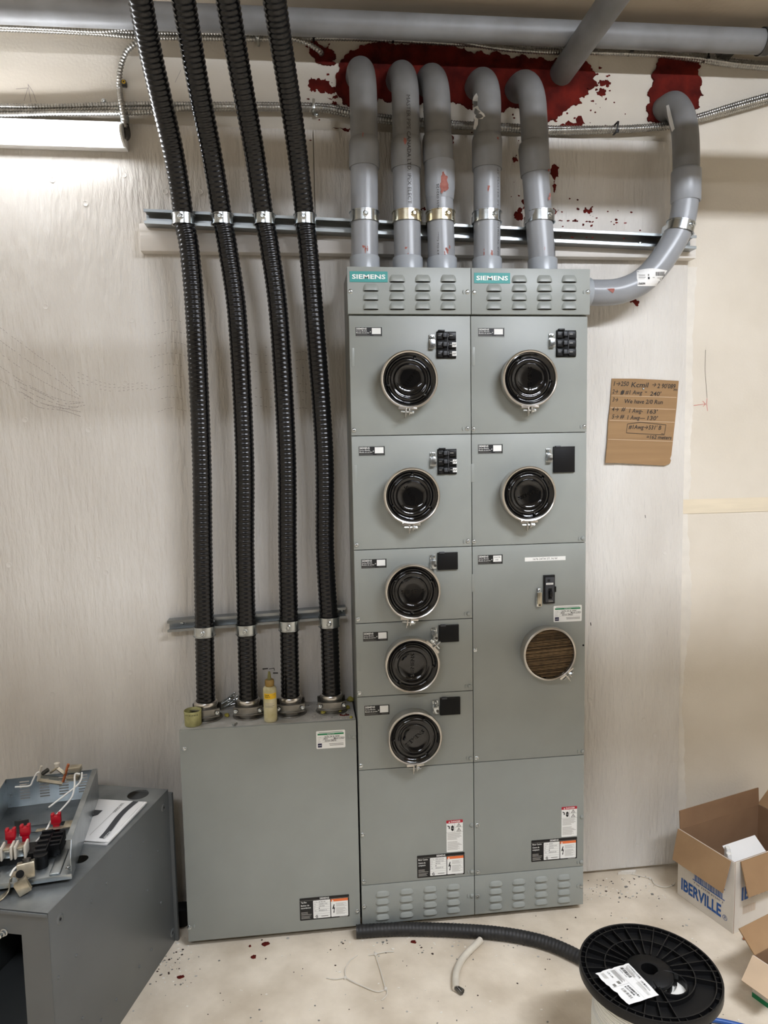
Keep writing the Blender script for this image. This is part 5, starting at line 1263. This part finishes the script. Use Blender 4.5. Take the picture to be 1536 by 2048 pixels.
# ------------------------------------------------------------------ things on top of the tap box
p = atZ(541, 1447, TZ); bx, by = p.x, p.y + 0.0205
t = thing('glue_bottle', (bx, by, TZ + 0.001), 'cream squeeze bottle with yellow label standing on the tap box', 'bottle')
mb = MB(); mb.lathe([(0.0001, 0), (.018, 0), (.0200, .003), (.0202, .010), (.0202, .098), (.0196, .103), (.0165, .107), (.012, .109), (.012, .110)], (bx, by, TZ + .001), (0, 0, 1), 'cream_plastic', 28); mb.build('body', t, 50)
mb = MB(); mb.lathe([(.011, .108), (.0135, .110), (.0140, .122), (.0135, .127), (.012, .129), (.006, .129)], (bx, by, TZ + .001), (0, 0, 1), 'amber_plastic', 24); mb.build('cap', t, 50)
mb = MB(); mb.lathe([(.0062, .128), (.0052, .140), (.0032, .153), (.0001, .154)], (bx, by, TZ + .001), (0, 0, 1), 'olive_plastic', 16); mb.build('nozzle', t, 50)
mb = MB(); f0 = lambda x, y, h: V3((bx + math.sin(x / .0203) * (.0203 + h), by - math.cos(x / .0203) * (.0203 + h), TZ + .001 + y)); l = Lay(mb, f0, .0004, .0002)
l.rect(-.018, .074, .022, .091, 'print_yellow', 0, 14); l.text('CLEAR', -.016, .084, .004, 'print_black', 1, .02, width=.015); l.text('YELLOW 77', -.016, .0785, .0038, 'print_black', 1, .02, width=.017); l.text('WIRE', .008, .0845, .003, 'print_gray', 1)
for k in range(4): l.rect(-.016, .060 - k * .004, .014 - .004 * (k % 2), .0612 - k * .004, 'print_gray' if k > 1 else 'print_lightgray', 0, 6)
mb.build('label_wrap', t, 0, label='yellow label band with black print')
p = atZ(384, 1456, TZ); tx, ty = p.x, p.y + .0255
t = thing('plastic_tub', (tx, ty, TZ + .001), 'small pale green plastic tub on the left corner of the tap box', 'tub')
mb = MB(); mb.lathe([(.0001, 0), (.0235, 0), (.025, .002), (.0258, .040), (.0262, .044), (.0252, .0455), (.0242, .044), (.0238, .030)], (tx, ty, TZ + .001), (0, 0, 1), 'cap_green', 30); mb.build('wall_body', t, 50)
mb = MB(); mb.lathe([(.0238, .031), (.014, .028), (.0001, .031)], (tx, ty, TZ + .001), (0, 0, 1), 'olive_plastic', 20); mb.build('residue', t, 50)
mb = MB(); f0 = lambda x, y, h: V3((tx + math.sin(x / .026) * (.0260 + h), ty - math.cos(x / .026) * (.0260 + h), TZ + .001 + y)); Lay(mb, f0, .0004).text('LOT 14 2 0 05-22', -.022, .0345, .004, 'print_black', 0, .01, width=.042); mb.build('lot_print', t, 0)
# bag of long screws, loose screw, foam crumbs
p = atZ(452, 1416, TZ); t = thing('screw_bag', (p.x, p.y, TZ), 'pile of long zinc screws between first and second black conduits', 'screws'); rs = random.Random(3)
for k in range(13):
    q = V3((p.x + rs.uniform(-.03, .03), min(-.012, p.y + rs.uniform(-.012, .02)), TZ + .005 + k * .0022)); a = rs.uniform(-.7, .9); d = V3((math.cos(a), math.sin(a) * .35, rs.uniform(.1, .7))).normalized() * .028
    mb = MB(); mb.cyl(q - d, q + d, .0016, 'zinc', 6); mb.cyl(q + d, q + d * 1.08, .004, 'zinc', 8)
    if min(v.y for v in mb.v) > -.17 and max(v.y for v in mb.v) < -.001 and min(v.z for v in mb.v) > TZ - .02:
        dz = max(0, TZ + .001 - min(v.z for v in mb.v))
        for v in mb.v: v.z += dz; 
        mb.build('long_screw', t)
p = atZ(469, 1452, TZ); mb = MB(); mb.cyl((p.x - .002, p.y, TZ + .0045), (p.x + .006, p.y + .016, TZ + .0025), .0022, 'zinc', 8); mb.cyl((p.x - .003, p.y - .002, TZ + .0045), (p.x - .002, p.y, TZ + .0045), .0042, 'zinc', 10); mb.build('loose_screw', None, label='single zinc screw lying at the front edge of the tap box', cat='screw')
for k, (u, v, s_) in enumerate(((454, 1434, .008), (646, 1428, .008), (679, 1425, .007), (695, 1418, .008), (701, 1404, .011), (702, 1437, .005))):
    p = atZ(u, v, TZ); mb = MB(); bm = bmesh.new(); bmesh.ops.create_icosphere(bm, subdivisions=2, radius=s_); rs = random.Random(k)
    for vv in bm.verts: vv.co *= 1 + .35 * mnoise.noise(vv.co * 160 + V3((k, 0, 0))); vv.co.z *= .7
    bm.verts.index_update(); zm = min(vv.co.z for vv in bm.verts); mb.add([vv.co + V3((p.x, p.y, TZ + .0008 - zm)) for vv in bm.verts], [[q.index for q in f_.verts] for f_ in bm.faces], 'yellow_foam'); bm.free()
    mb.build('foam_crumb', None, 60, label=('lone yellow foam crumb between first and second conduit feet', 'yellow foam crumb at the left of the fourth conduit foot', 'yellow foam crumb in front of the fourth conduit foot', 'yellow foam crumb right of the fourth conduit foot', 'largest yellow foam crumb in the back right corner of the tap box', 'smallest yellow foam crumb at the front right corner of the tap box')[k], cat='crumb', group='yellow foam crumbs')
p = atZ(690, 1431, TZ); mb = MB(); rs = random.Random(8)
for k in range(16): mb.prism(blobpts(p.x + rs.gauss(0, .008), p.y + rs.gauss(0, .005), .005 * rs.random() + .001, .002, 6, k), lambda x, y, h: V3((x, y, TZ + h)), .0006, .0022, 'sealant')
mb.build('sealant_scraps', None, 0, label='red sealant scraps on the right corner of the tap box', cat='debris', kind='stuff')
mb = MB(); rs = random.Random(18)
for k in range(150):
    x = TX1 - abs(rs.gauss(0, .10)) - .01; y = rs.uniform(-.165, -.02)
    if x < TX0 + .02: continue
    mb.prism(blobpts(x, y, .0022 * rs.random() + .0004, .0012, 5, k), lambda x_, y_, h: V3((x_, y_, TZ + h)), .0004, .0010, rs.choice(('speck_white', 'speck_white', 'speck_dark', 'print_lightgray')))
mb.build('dust_specks', None, 0, label='pale dust and chips scattered on the tap box top', cat='debris', kind='stuff')
# ------------------------------------------------------------------ cartons at the right
K0 = V3((1.127, -0.352, 0)); KS = V3((-0.294, 0.956, 0)); KR = V3((0.956, 0.294, 0)); KL, KW, KH = 0.218, 0.375, 0.228
def fk(a, b, z): return K0 + KS * a + KR * b + V3((0, 0, z))        # a: back along the left face, b: right along the near face
tk = thing('carton', fk(KL / 2, KW / 2, 0), 'white and brown open carton with blue lettering beside the wall', 'box')
mk4 = Matrix(((KS.x, KR.x, 0, K0.x), (KS.y, KR.y, 0, K0.y), (0, 0, 1, 0.0005), (0, 0, 0, 1)))
def kbx(name, lo, hi, mt, mt_in=None, **kw):
    mb = MB(); mb.box(lo, hi, mt, 0.0008, mk4); return mb.build(name, tk, **kw)
CT = 0.004
def wall_two(name, lo, hi, axis, outer_low, mo, mi_, **kw):
    """carton wall, printed outside and brown inside"""
    mid = list(lo), list(hi); a = (lo[axis] + hi[axis]) / 2
    l1, h1, l2, h2 = list(lo), list(hi), list(lo), list(hi); h1[axis] = a; l2[axis] = a
    mb = MB(); mb.box(l1, h1, mo if outer_low else mi_, 0, mk4); mb.box(l2, h2, mi_ if outer_low else mo, 0, mk4); return mb.build(name, tk, 0, **kw)
wall_two('left_wall', (0, 0, 0), (KL, CT, KH), 1, True, 'carton_white', 'carton_inside')
wall_two('near_wall', (0, CT, 0), (CT, KW, KH), 0, True, 'carton_white', 'carton_inside')
wall_two('back_wall', (KL - CT, CT, 0), (KL, KW, KH), 0, False, 'carton_white', 'carton_inside')
wall_two('right_wall', (CT, KW - CT, 0), (KL - CT, KW, KH), 1, False, 'carton_white', 'carton_inside')
kbx('bottom', (CT, CT, 0), (KL - CT, KW - CT, CT), 'carton_inside')
def flap(p0, p1, out, ln, drop, t0=0.0, t1=1.0, mt='carton_tan', parent=None, skew=0.0, name='flap'):
    """flap hinged on p0-p1, leaning out by ln and hanging down by drop"""
    d = (p1 - p0); A_, B_ = p0 + d * t0, p0 + d * t1; o = V3(out) * ln + V3((0, 0, -drop)); dn = d.normalized()
    C2, D2 = B_ + o - dn * skew, A_ + o + dn * skew; n = d.cross(o).normalized() * 0.0035
    if n.z < 0: n = -n
    mb = MB(); vs = [A_, B_, C2, D2] + [q + n for q in (A_, B_, C2, D2)]
    mb.add(vs, [[3, 2, 1, 0], [4, 5, 6, 7], [0, 1, 5, 4], [1, 2, 6, 5], [2, 3, 7, 6], [3, 0, 4, 7]], mt); return mb.build(name, parent or tk, 0)
oz = V3((0, 0, 0.0005))
flap(fk(KL, -0.001, KH) + oz, fk(0.012, -0.001, KH) + oz, -KR, 0.026, 0.098, 0, 1, 'carton_tan', None, 0.004)
flap(fk(-0.001, 0.022, KH) + oz, fk(-0.001, KW, KH) + oz, -KS, 0.030, 0.098, 0, 1, 'carton_tan')
# standing flaps at the back and the right
flap(fk(KL, 0.004, KH), fk(KL, KW, KH), KS, 0.004, -0.060, 0, 1, 'carton_inside', None, 0.0); flap(fk(KL, KW, KH), fk(0.01, KW, KH), KR, 0.05, -0.06, 0, 1, 'carton_tan', None, 0.01)
mb = MB(); f = lambda x, y, h: fk(KL - x, -h, y); l = Lay(mb, f, .0006, .0002)
l.text('IBERVILLE', .016, .028, .040, 'print_blue', 1, .03, width=.158); l.text('R', .186, .031, .009, 'print_blue', 1); l.stroke([(.1885 + .008 * math.cos(q * .6), .0345 + .008 * math.sin(q * .6)) for q in range(12)], .0014, 'print_blue', 1)
l.bars(.068, .18, .090, .122, 34, 'print_blue', 1); l.rect(.062, .122, .186, .125, 'print_blue', 1); l.rect(.062, .087, .186, .090, 'print_blue', 1); l.text('7 06 32938 61260 2', .066, .076, .007, 'print_navy', 1, width=.115)
l.rect(.018, .120, .032, .1215, 'print_navy', 1); l.rect(.018, .116, .034, .1175, 'print_navy', 1); l.rect(.018, .112, .030, .1135, 'print_navy', 1)
mb.build('side_print', tk, 0, label='blue lettering and bar code')
mb = MB(); f = lambda x, y, h: fk(-h, x, y); l = Lay(mb, f, .0006, .0002); l.text('IBERVILLE', .033, .100, .042, 'print_blue', 1, .03, width=.20)
for k in range(14): l.rect(.04 + k * .004, .052, .0415 + k * .004, .078, 'carton_light', 1)
mb.build('side_print', tk, 0, label='blue lettering')
# things inside the carton
mb = MB(); mb.box((.06, .07, .004), (.17, .22, .006), 'paper', 0, mk4 @ Matrix.Translation((0, .03, .08)) @ Matrix.Rotation(math.radians(-38), 4, 'Y')); o = mb.build('white_packet', None, 0, label='white printed packet leaning inside the blue lettered carton', cat='packet')
for k, (a, b) in enumerate(((.060, .045), (.085, .070))):
    p = fk(a, b, .0); mb = MB(); mb.box((p.x - .007, p.y - .008, .006), (p.x + .007, p.y + .008, .215), 'paper', .002); mb.lathe([(.008, .206), (.008, .216), (.006, .218), (.0001, .218)], (p.x, p.y, 0), (0, 0, 1), 'white_plastic', 12)
    mb.build('wrapped_fitting', None, label='white wrapped fitting %s inside the blue lettered carton' % ('nearest the corner', 'beside the white packet')[k], cat='fitting', group='white fittings in the carton')
# small carton in the corner of the frame
c2 = atZ(1504, 1993, 0.0); J0 = V3((c2.x, c2.y, 0)); JS = V3((0.36, -0.933, 0)); JR = V3((0.933, 0.36, 0)); JH = 0.118; JL, JW = 0.10, 0.22
def fj(a, b, z): return J0 + JS * a + JR * b + V3((0, 0, z))
tj = thing('carton', fj(JL / 2, JW / 2, 0), 'small open tan carton with green edge at the right border', 'box')
mj = Matrix(((JS.x, JR.x, 0, J0.x), (JS.y, JR.y, 0, J0.y), (0, 0, 1, 0.0004), (0, 0, 0, 1)))
for nm, lo, hi, m_ in (('left_wall', (0, 0, 0), (JL, .003, JH), 'carton_white'), ('back_wall', (0, .003, 0), (.003, JW, JH), 'carton_inside'), ('front_wall', (JL - .003, .003, 0), (JL, JW, JH), 'carton_white'), ('right_wall', (.003, JW - .003, 0), (JL - .003, JW, JH), 'carton_inside'), ('bottom', (.003, .003, 0), (JL - .003, JW - .003, .003), 'carton_inside')):
    MB().box(lo, hi, m_, 0, mj).build(nm, tj, 0)
flap(fj(0.0, -.001, JH) + oz, fj(JL, -.001, JH) + oz, -JR, .062, .040, 0, .98, 'carton_light', tj, .012)
flap(fj(0, .003, JH) + oz, fj(0, JW, JH) + oz, -JS, .040, -.055, 0, 1, 'carton_tan', tj, -.012)
mb = MB(); f = lambda x, y, h: fj(x, -h, y); l = Lay(mb, f, .0006, .0002); l.rect(0, 0, JL, .014, 'print_green', 0); l.text('of 1', .05, .03, .014, 'print_black', 1, slant=.2); mb.build('side_print', tj, 0, label='green stripe and black print')
p = atZ(1489, 1876, .004); mb = MB(); rs = random.Random(4)
mb.tube(spline([V3((p.x + rs.gauss(0, .007), p.y + rs.gauss(0, .005), .003 + .004 * rs.random())) for k in range(14)], 5), .0018, 'copper', 6); mb.build('copper_scrap', None, label='crumpled copper wire scrap at the foot of the blue lettered carton', cat='scrap')

# ------------------------------------------------------------------ cable reel
SZ = 0.300; scn = V3((0.615, -0.815, 0)); SRR = 0.156
tr_ = thing('cable_reel', (scn.x, scn.y, 0), 'black plastic reel of white cable standing at the bottom right', 'cable reel')
wa = atZ(1341, 1967, SZ - .004) - scn; wa.z = 0; win = (wa.x, wa.y)
sh = []
for (u, v) in ((1257, 1861), (1194, 1886), (1413, 1944)): q = atZ(u, v, SZ - .012) - scn; sh.append((q.x, q.y))
f = lambda x, y, h: V3((scn.x + x, scn.y + y, h))
mb = MB(); holes_poly(mb, circ(0, 0, SRR - .001, 64), [circ(0, 0, .0185, 24), circ(win[0], win[1], .0345, 28)] + [circ(x, y, .0062, 12) for x, y in sh], f, SZ - .016, SZ - .0125, 'black_matte'); mb.build('flange', tr_, 0)
mb = MB(); mb.lathe([(SRR - .004, -.014), (SRR - .004, 0.0), (SRR - .0005, .0005), (SRR + .0005, -.001), (SRR + .0005, -.020), (SRR - .006, -.021), (SRR - .006, -.016)], (scn.x, scn.y, SZ), (0, 0, 1), 'black_plastic', 72); mb.build('rim', tr_, 50)
for r in (.141, .098):
    mb = MB(); mb.lathe([(r - .0012, -.0126), (r - .0012, -.001), (r + .0012, -.001), (r + .0012, -.0126)], (scn.x, scn.y, SZ), (0, 0, 1), 'black_plastic', 64); mb.build('ring_rib', tr_, 30)
mb = MB(); mb.lathe([(.0185, -.030), (.0185, -.0005), (.021, .0005), (.026, -.0005), (.050, -.003), (.053, -.006), (.053, -.0126)], (scn.x, scn.y, SZ), (0, 0, 1), 'black_matte', 40); mb.build('hub', tr_, 40)
mb = MB(); mb.lathe([(.0345, -.0300), (.0345, -.002), (.0365, -.001), (.0378, -.003), (.0378, -.0126)], V3((scn.x + win[0], scn.y + win[1], SZ)), (0, 0, 1), 'black_plastic', 32); mb.build('window_rim', tr_, 40)
hb = MB(); hb.box((.053, -.0011, -.0126), (SRR - .004, .0011, -.0015), 'black_plastic'); RIB = hb.mesh('rib', 0)
hb = MB(); hb.box((.1415, -.0008, -.0126), (SRR - .004, .0008, -.0025), 'black_plastic'); RIBS = hb.mesh('short_rib', 0)
aw = math.atan2(win[1], win[0])
for k in range(26):
    a = 2 * math.pi * k / 26 + .06
    if abs((a - aw + math.pi) % (2 * math.pi) - math.pi) > .47: inst('rib', RIB, (scn.x, scn.y, SZ), tr_, rot=(0, 0, a))
    inst('short_rib', RIBS, (scn.x, scn.y, SZ), tr_, rot=(0, 0, a + math.pi / 26))
mb = MB(); mb.lathe([(.0001, .0), (SRR, 0.0), (SRR + .0005, .002), (SRR + .0005, .016), (SRR - .004, .018), (.05, .018), (.05, SZ - .02)], (scn.x, scn.y, .0005), (0, 0, 1), 'black_matte', 48); mb.build('lower_flange', tr_, 40)
cp = []; rs = random.Random(6)
for k in range(46):
    z = .022 + k * .0056; r = .116 + .002 * rs.random() + (.010 if 12 < k < 30 else .004)
    cp += [(r - .003, z), (r, z + .0014), (r, z + .0042), (r - .003, z + .0056)]
mb = MB(); mb.lathe([(.06, .022)] + cp + [(.06, cp[-1][1])], (scn.x, scn.y, 0), (0, 0, 1), 'wire_white', 64); mb.build('wound_cable', tr_, 50, label='white cable wound on the reel')
for k in range(6):      # turns seen through the window
    o = (k - 2.5) * .0085; dirw = V3((win[0], win[1], 0)).normalized(); tn = V3((-dirw.y, dirw.x, 0)); c0 = scn + V3((win[0], win[1], SZ - .036 - .003 * abs(k - 3))) + dirw * o
    mb = MB(); mb.tube(spline([c0 - tn * .04 - dirw * .012, c0 - tn * .01, c0 + tn * .015, c0 + tn * .04 - dirw * .012], 5), .0043, 'wire_white', 10); mb.build('cable_turn', tr_, 60)
# crumpled paper label on the reel
cq = [atZ(u, v, SZ + .004) for u, v in ((1257, 1926), (1189, 1947.5), (1257, 2010), (1318, 1990))]       # top right, top left, bottom left, bottom right of the print
def fl2(x, y, h):       # x 0..1 along the print, y 0..1 up
    top = cq[0].lerp(cq[3], x); bot = cq[1].lerp(cq[2], x); p = bot.lerp(top, y); p = p.copy()
    p.z += .0016 * mnoise.noise(V3((x * 5, y * 4, .3))) + h; return p
mb = MB(); n1, n2 = 14, 12; vs = []
for j in range(n2 + 1):
    for i in range(n1 + 1):
        x, y = i / n1, j / n2
        if i == 0: x += .03 * mnoise.noise(V3((y * 9, 2, 0)))
        if j == 0: y += .05 * mnoise.noise(V3((x * 7, 5, 0))) + .02
        vs.append(fl2(x, y, 0))
mb.add(vs, [[j * (n1 + 1) + i, j * (n1 + 1) + i + 1, (j + 1) * (n1 + 1) + i + 1, (j + 1) * (n1 + 1) + i] for j in range(n2) for i in range(n1)], 'paper')
l = Lay(mb, fl2, .0008, .0002)
l.text('COMMSCOPE', .06, .90, .055, 'print_black', 1, width=.42); l.rect(.06, .865, .35, .875, 'print_gray', 1); l.rect(.10, .83, .42, .842, 'print_gray', 1); l.rect(.12, .80, .42, .81, 'print_gray', 1)
l.bars(.06, .40, .68, .76, 16, 'print_black', 1); l.text('7605 100', .10, .62, .03, 'print_black', 1, width=.25); l.line(.05, .79, .95, .79, .004, 'print_gray', 1); l.line(.05, .55, .98, .55, .004, 'print_gray', 1); l.line(.5, .05, .5, .55, .004, 'print_gray', 1)
l.lines(.06, .45, .52, .025, 5, .009, 'print_gray', 1, .4, 4); l.text('CE', .07, .29, .05, 'print_black', 1); l.text('UK', .17, .29, .05, 'print_black', 1); l.lines(.06, .30, .2, .025, 4, .009, 'print_lightgray', 1, .4, 5); l.rect(.38, .28, .46, .36, 'print_gray', 1)
l.bars(.55, .85, .86, .91, 10, 'print_black', 1, 4); l.lines(.55, .95, .82, .03, 4, .008, 'print_lightgray', 1, .4, 2)
l.bars(.55, .92, .44, .49, 14, 'print_black', 1, 5); l.bars(.55, .85, .36, .405, 12, 'print_black', 1, 6); l.bars(.58, .88, .22, .30, 12, 'print_gray', 1, 7); l.rect(.42, .12, .49, .19, 'print_gray', 1)
mb.build('paper_label', tr_, 60, label='crumpled white shipping label with bar codes')
# blue cable and thin black cable at the bottom edge
mb = MB(); mb.tube(spline([V3(atZ(u, v, .006)) for u, v in ((1370, 2075), (1392, 2046), (1420, 2040), (1460, 2046), (1520, 2062), (1580, 2080))], 8), .0062, 'blue_jacket', 12); mb.build('blue_cable', None, 60, label='blue cable lying on the floor beside the cable reel', cat='cable')
mb = MB(); mb.tube(spline([V3(atZ(u, v, .0036)) for u, v in ((1385, 2000), (1402, 2022), (1415, 2038), (1422, 2050))], 8), .0032, 'flex_black', 10); 
for v_ in mb.v: pass
mb.build('black_cable', None, 60, label='thin black cable on the floor behind the cable reel', cat='cable')

# ------------------------------------------------------------------ things on the floor
FRR = 0.0195
P = [V3((-0.02, -0.2035, FRR))] + [V3((q.x, min(q.y, -0.2035), FRR)) for q in (atZ(u, v, FRR) for u, v in ((800, 1858), (900, 1860), (1000, 1867), (1080, 1882), (1140, 1905), (1200, 1940)))] + [V3((0.68, -0.56, FRR))]
mb = MB(); ribbed(mb, spline(P, 14), FRR - .0006, .0006, .011, 'flex_dusty', 18, 4, .8); mb.build('floor_conduit', None, 70, label='dusty black flexible conduit snaking over the floor', cat='conduit')
P = [V3((-1.2, -.045, .045)), V3((-.9, -.05, .045)), V3((-.6, -.055, .045)), V3((-.545, -.058, .045))]
MB().box((-0.645, -0.085, 0.0), (-0.545, -0.03, 0.06), 'black_matte', 0.012).build('black_pad', None, label='black rubber block on the floor behind the steel enclosure', cat='block')
cpx = [(961, 1880), (949, 1892), (936, 1904.5), (924, 1919), (917, 1932), (912.5, 1945), (911, 1960), (912, 1977)]
t = thing('cable_offcut', atZ(930, 1930, 0), 'short white insulated cable offcut with bare strands', 'cable'); P = [atZ(u, v, .0105) for u, v in cpx]
MB().tube(spline(P, 6), .0100, 'wire_offwhite', 16).build('insulation', t, 60)
e0 = P[-1]; d = V3((0.62, -0.78, 0)); 
for k in range(9):
    a = 2 * math.pi * k / 8; r = .0058 if k < 8 else 0; n1 = V3((-d.y, d.x, 0)); st_ = [e0 - (P[-1] - P[-2]).normalized() * .004 + (n1 * math.cos(a + q * .5) + V3((0, 0, 1)) * math.sin(a + q * .5)) * r + d * .012 * q for q in range(3)]
    MB().tube(st_, .0024, 'wire_strands', 6).build('strand', t)
def floor_tie(pxs, label, heads=()):
    t = thing('cable_tie', atZ(pxs[len(pxs) // 2][0], pxs[len(pxs) // 2][1], 0), label, 'cable tie', 'loose clear cable ties')
    P = [atZ(u, v, .0022) for u, v in pxs]; P = [p + V3((0, 0, .003 * math.sin(math.pi * i / (len(P) - 1)))) for i, p in enumerate(P)]; MB().tube(spline(P, 6), .0014, 'tie_clear', 6).build('tail', t)
    for u, v in heads: p = atZ(u, v, .003); MB().box((p.x - .004, p.y - .004, .0003), (p.x + .004, p.y + .004, .0065), 'tie_clear', .001).build('head', t)
def c3(x, y): return (620 + x * .2344, 1860 + y * .2344)
floor_tie([c3(140, 410), c3(220, 424), c3(300, 415), c3(350, 440), c3(440, 482), c3(570, 530), c3(640, 510)], 'clear cable tie bent on the floor, nearest of three', [c3(302, 410)])
floor_tie([c3(405, 215), c3(345, 265), c3(308, 320), c3(298, 360), c3(304, 400)], 'short curved clear cable tie on the floor, leftmost of three')
floor_tie([c3(550, 185), c3(565, 240), c3(600, 350), c3(640, 490), c3(658, 530), c3(650, 565), c3(612, 600)], 'straight clear cable tie on the floor with two heads', [c3(560, 208), c3(646, 505)])
floor_tie([c3(715, 184), c3(640, 195), c3(562, 212), c3(500, 216)], 'short clear cable tie crossing the straight one on the floor')
floor_tie([(1262, 1748), (1290, 1755), (1302, 1758), (1310, 1770), (1330, 1776), (1347, 1770), (1349, 1765)], 'looped clear cable tie beside the blue lettered carton', [(1300, 1757)])
for k, (u, v, s_) in enumerate(((530.5, 1889, .011), (507, 1915, .008), (361, 1955, .008), (827, 1885, .008), (500, 1893, .004), (900, 1868, .004))):
    p = atZ(u, v, 0); mb = MB(); mb.prism(ragged(blobpts(p.x, p.y, s_, s_ * .7, 8, k, .4), .4, 1, k), lambda x, y, h: V3((x, y, h)), .0002, .004, 'sealant'); mb.build('sealant_chip', None, 0, label=('largest red sealant chip on the floor before the tap box', 'red sealant chip on the floor left of the largest chip', 'red sealant chip on the floor beside the steel enclosure', 'red sealant chip on the floor before the left meter cabinet', 'tiny red chip on the floor behind the largest chip', 'tiny red chip on the floor beside the floor conduit')[k], cat='debris', group='red chips on the floor')
mb = MB(); rs = random.Random(21); fz = lambda x, y, h: V3((x, y, h))
for k in range(620):
    m_ = rs.random()
    if m_ < .25: u, v = rs.gauss(1230, 60), rs.uniform(1745, 1800)
    elif m_ < .45: u, v = rs.gauss(330, 30), rs.gauss(1930, 30)
    elif m_ < .6: u, v = rs.gauss(880, 120), rs.gauss(1885, 18)
    else: u, v = rs.uniform(260, 1536), rs.uniform(1770, 2048)
    p = atZ(u, v, 0)
    if p.y > -.03 or (p.y > -.17 and p.x < .72 and p.x > -.53) or (p - V3((scn.x, scn.y, 0))).length < .17: continue
    s_ = rs.uniform(.0006, .0026) * (1.0 if rs.random() < .9 else 1.7); mb.prism(blobpts(p.x, p.y, s_ * 1.3, s_, 5, k, .4), fz, .0001, .0006 + s_ * .4, rs.choice(('speck_white', 'speck_white', 'speck_dark', 'print_gray', 'print_lightgray')))
mb.build('floor_grit', None, 0, label='pale and dark grit scattered over the concrete floor', cat='debris', kind='stuff')
mb = MB(); p0 = atZ(1252, 1741, .004)
mb.prism(ragged(blobpts(p0.x, -.012, .035, .006, 12, 3, .3), .4, 2, 3), fz, .0002, .009, 'joint_compound'); mb.build('plaster_lump', None, 0, label='white plaster lump at the foot of the plywood', cat='debris')
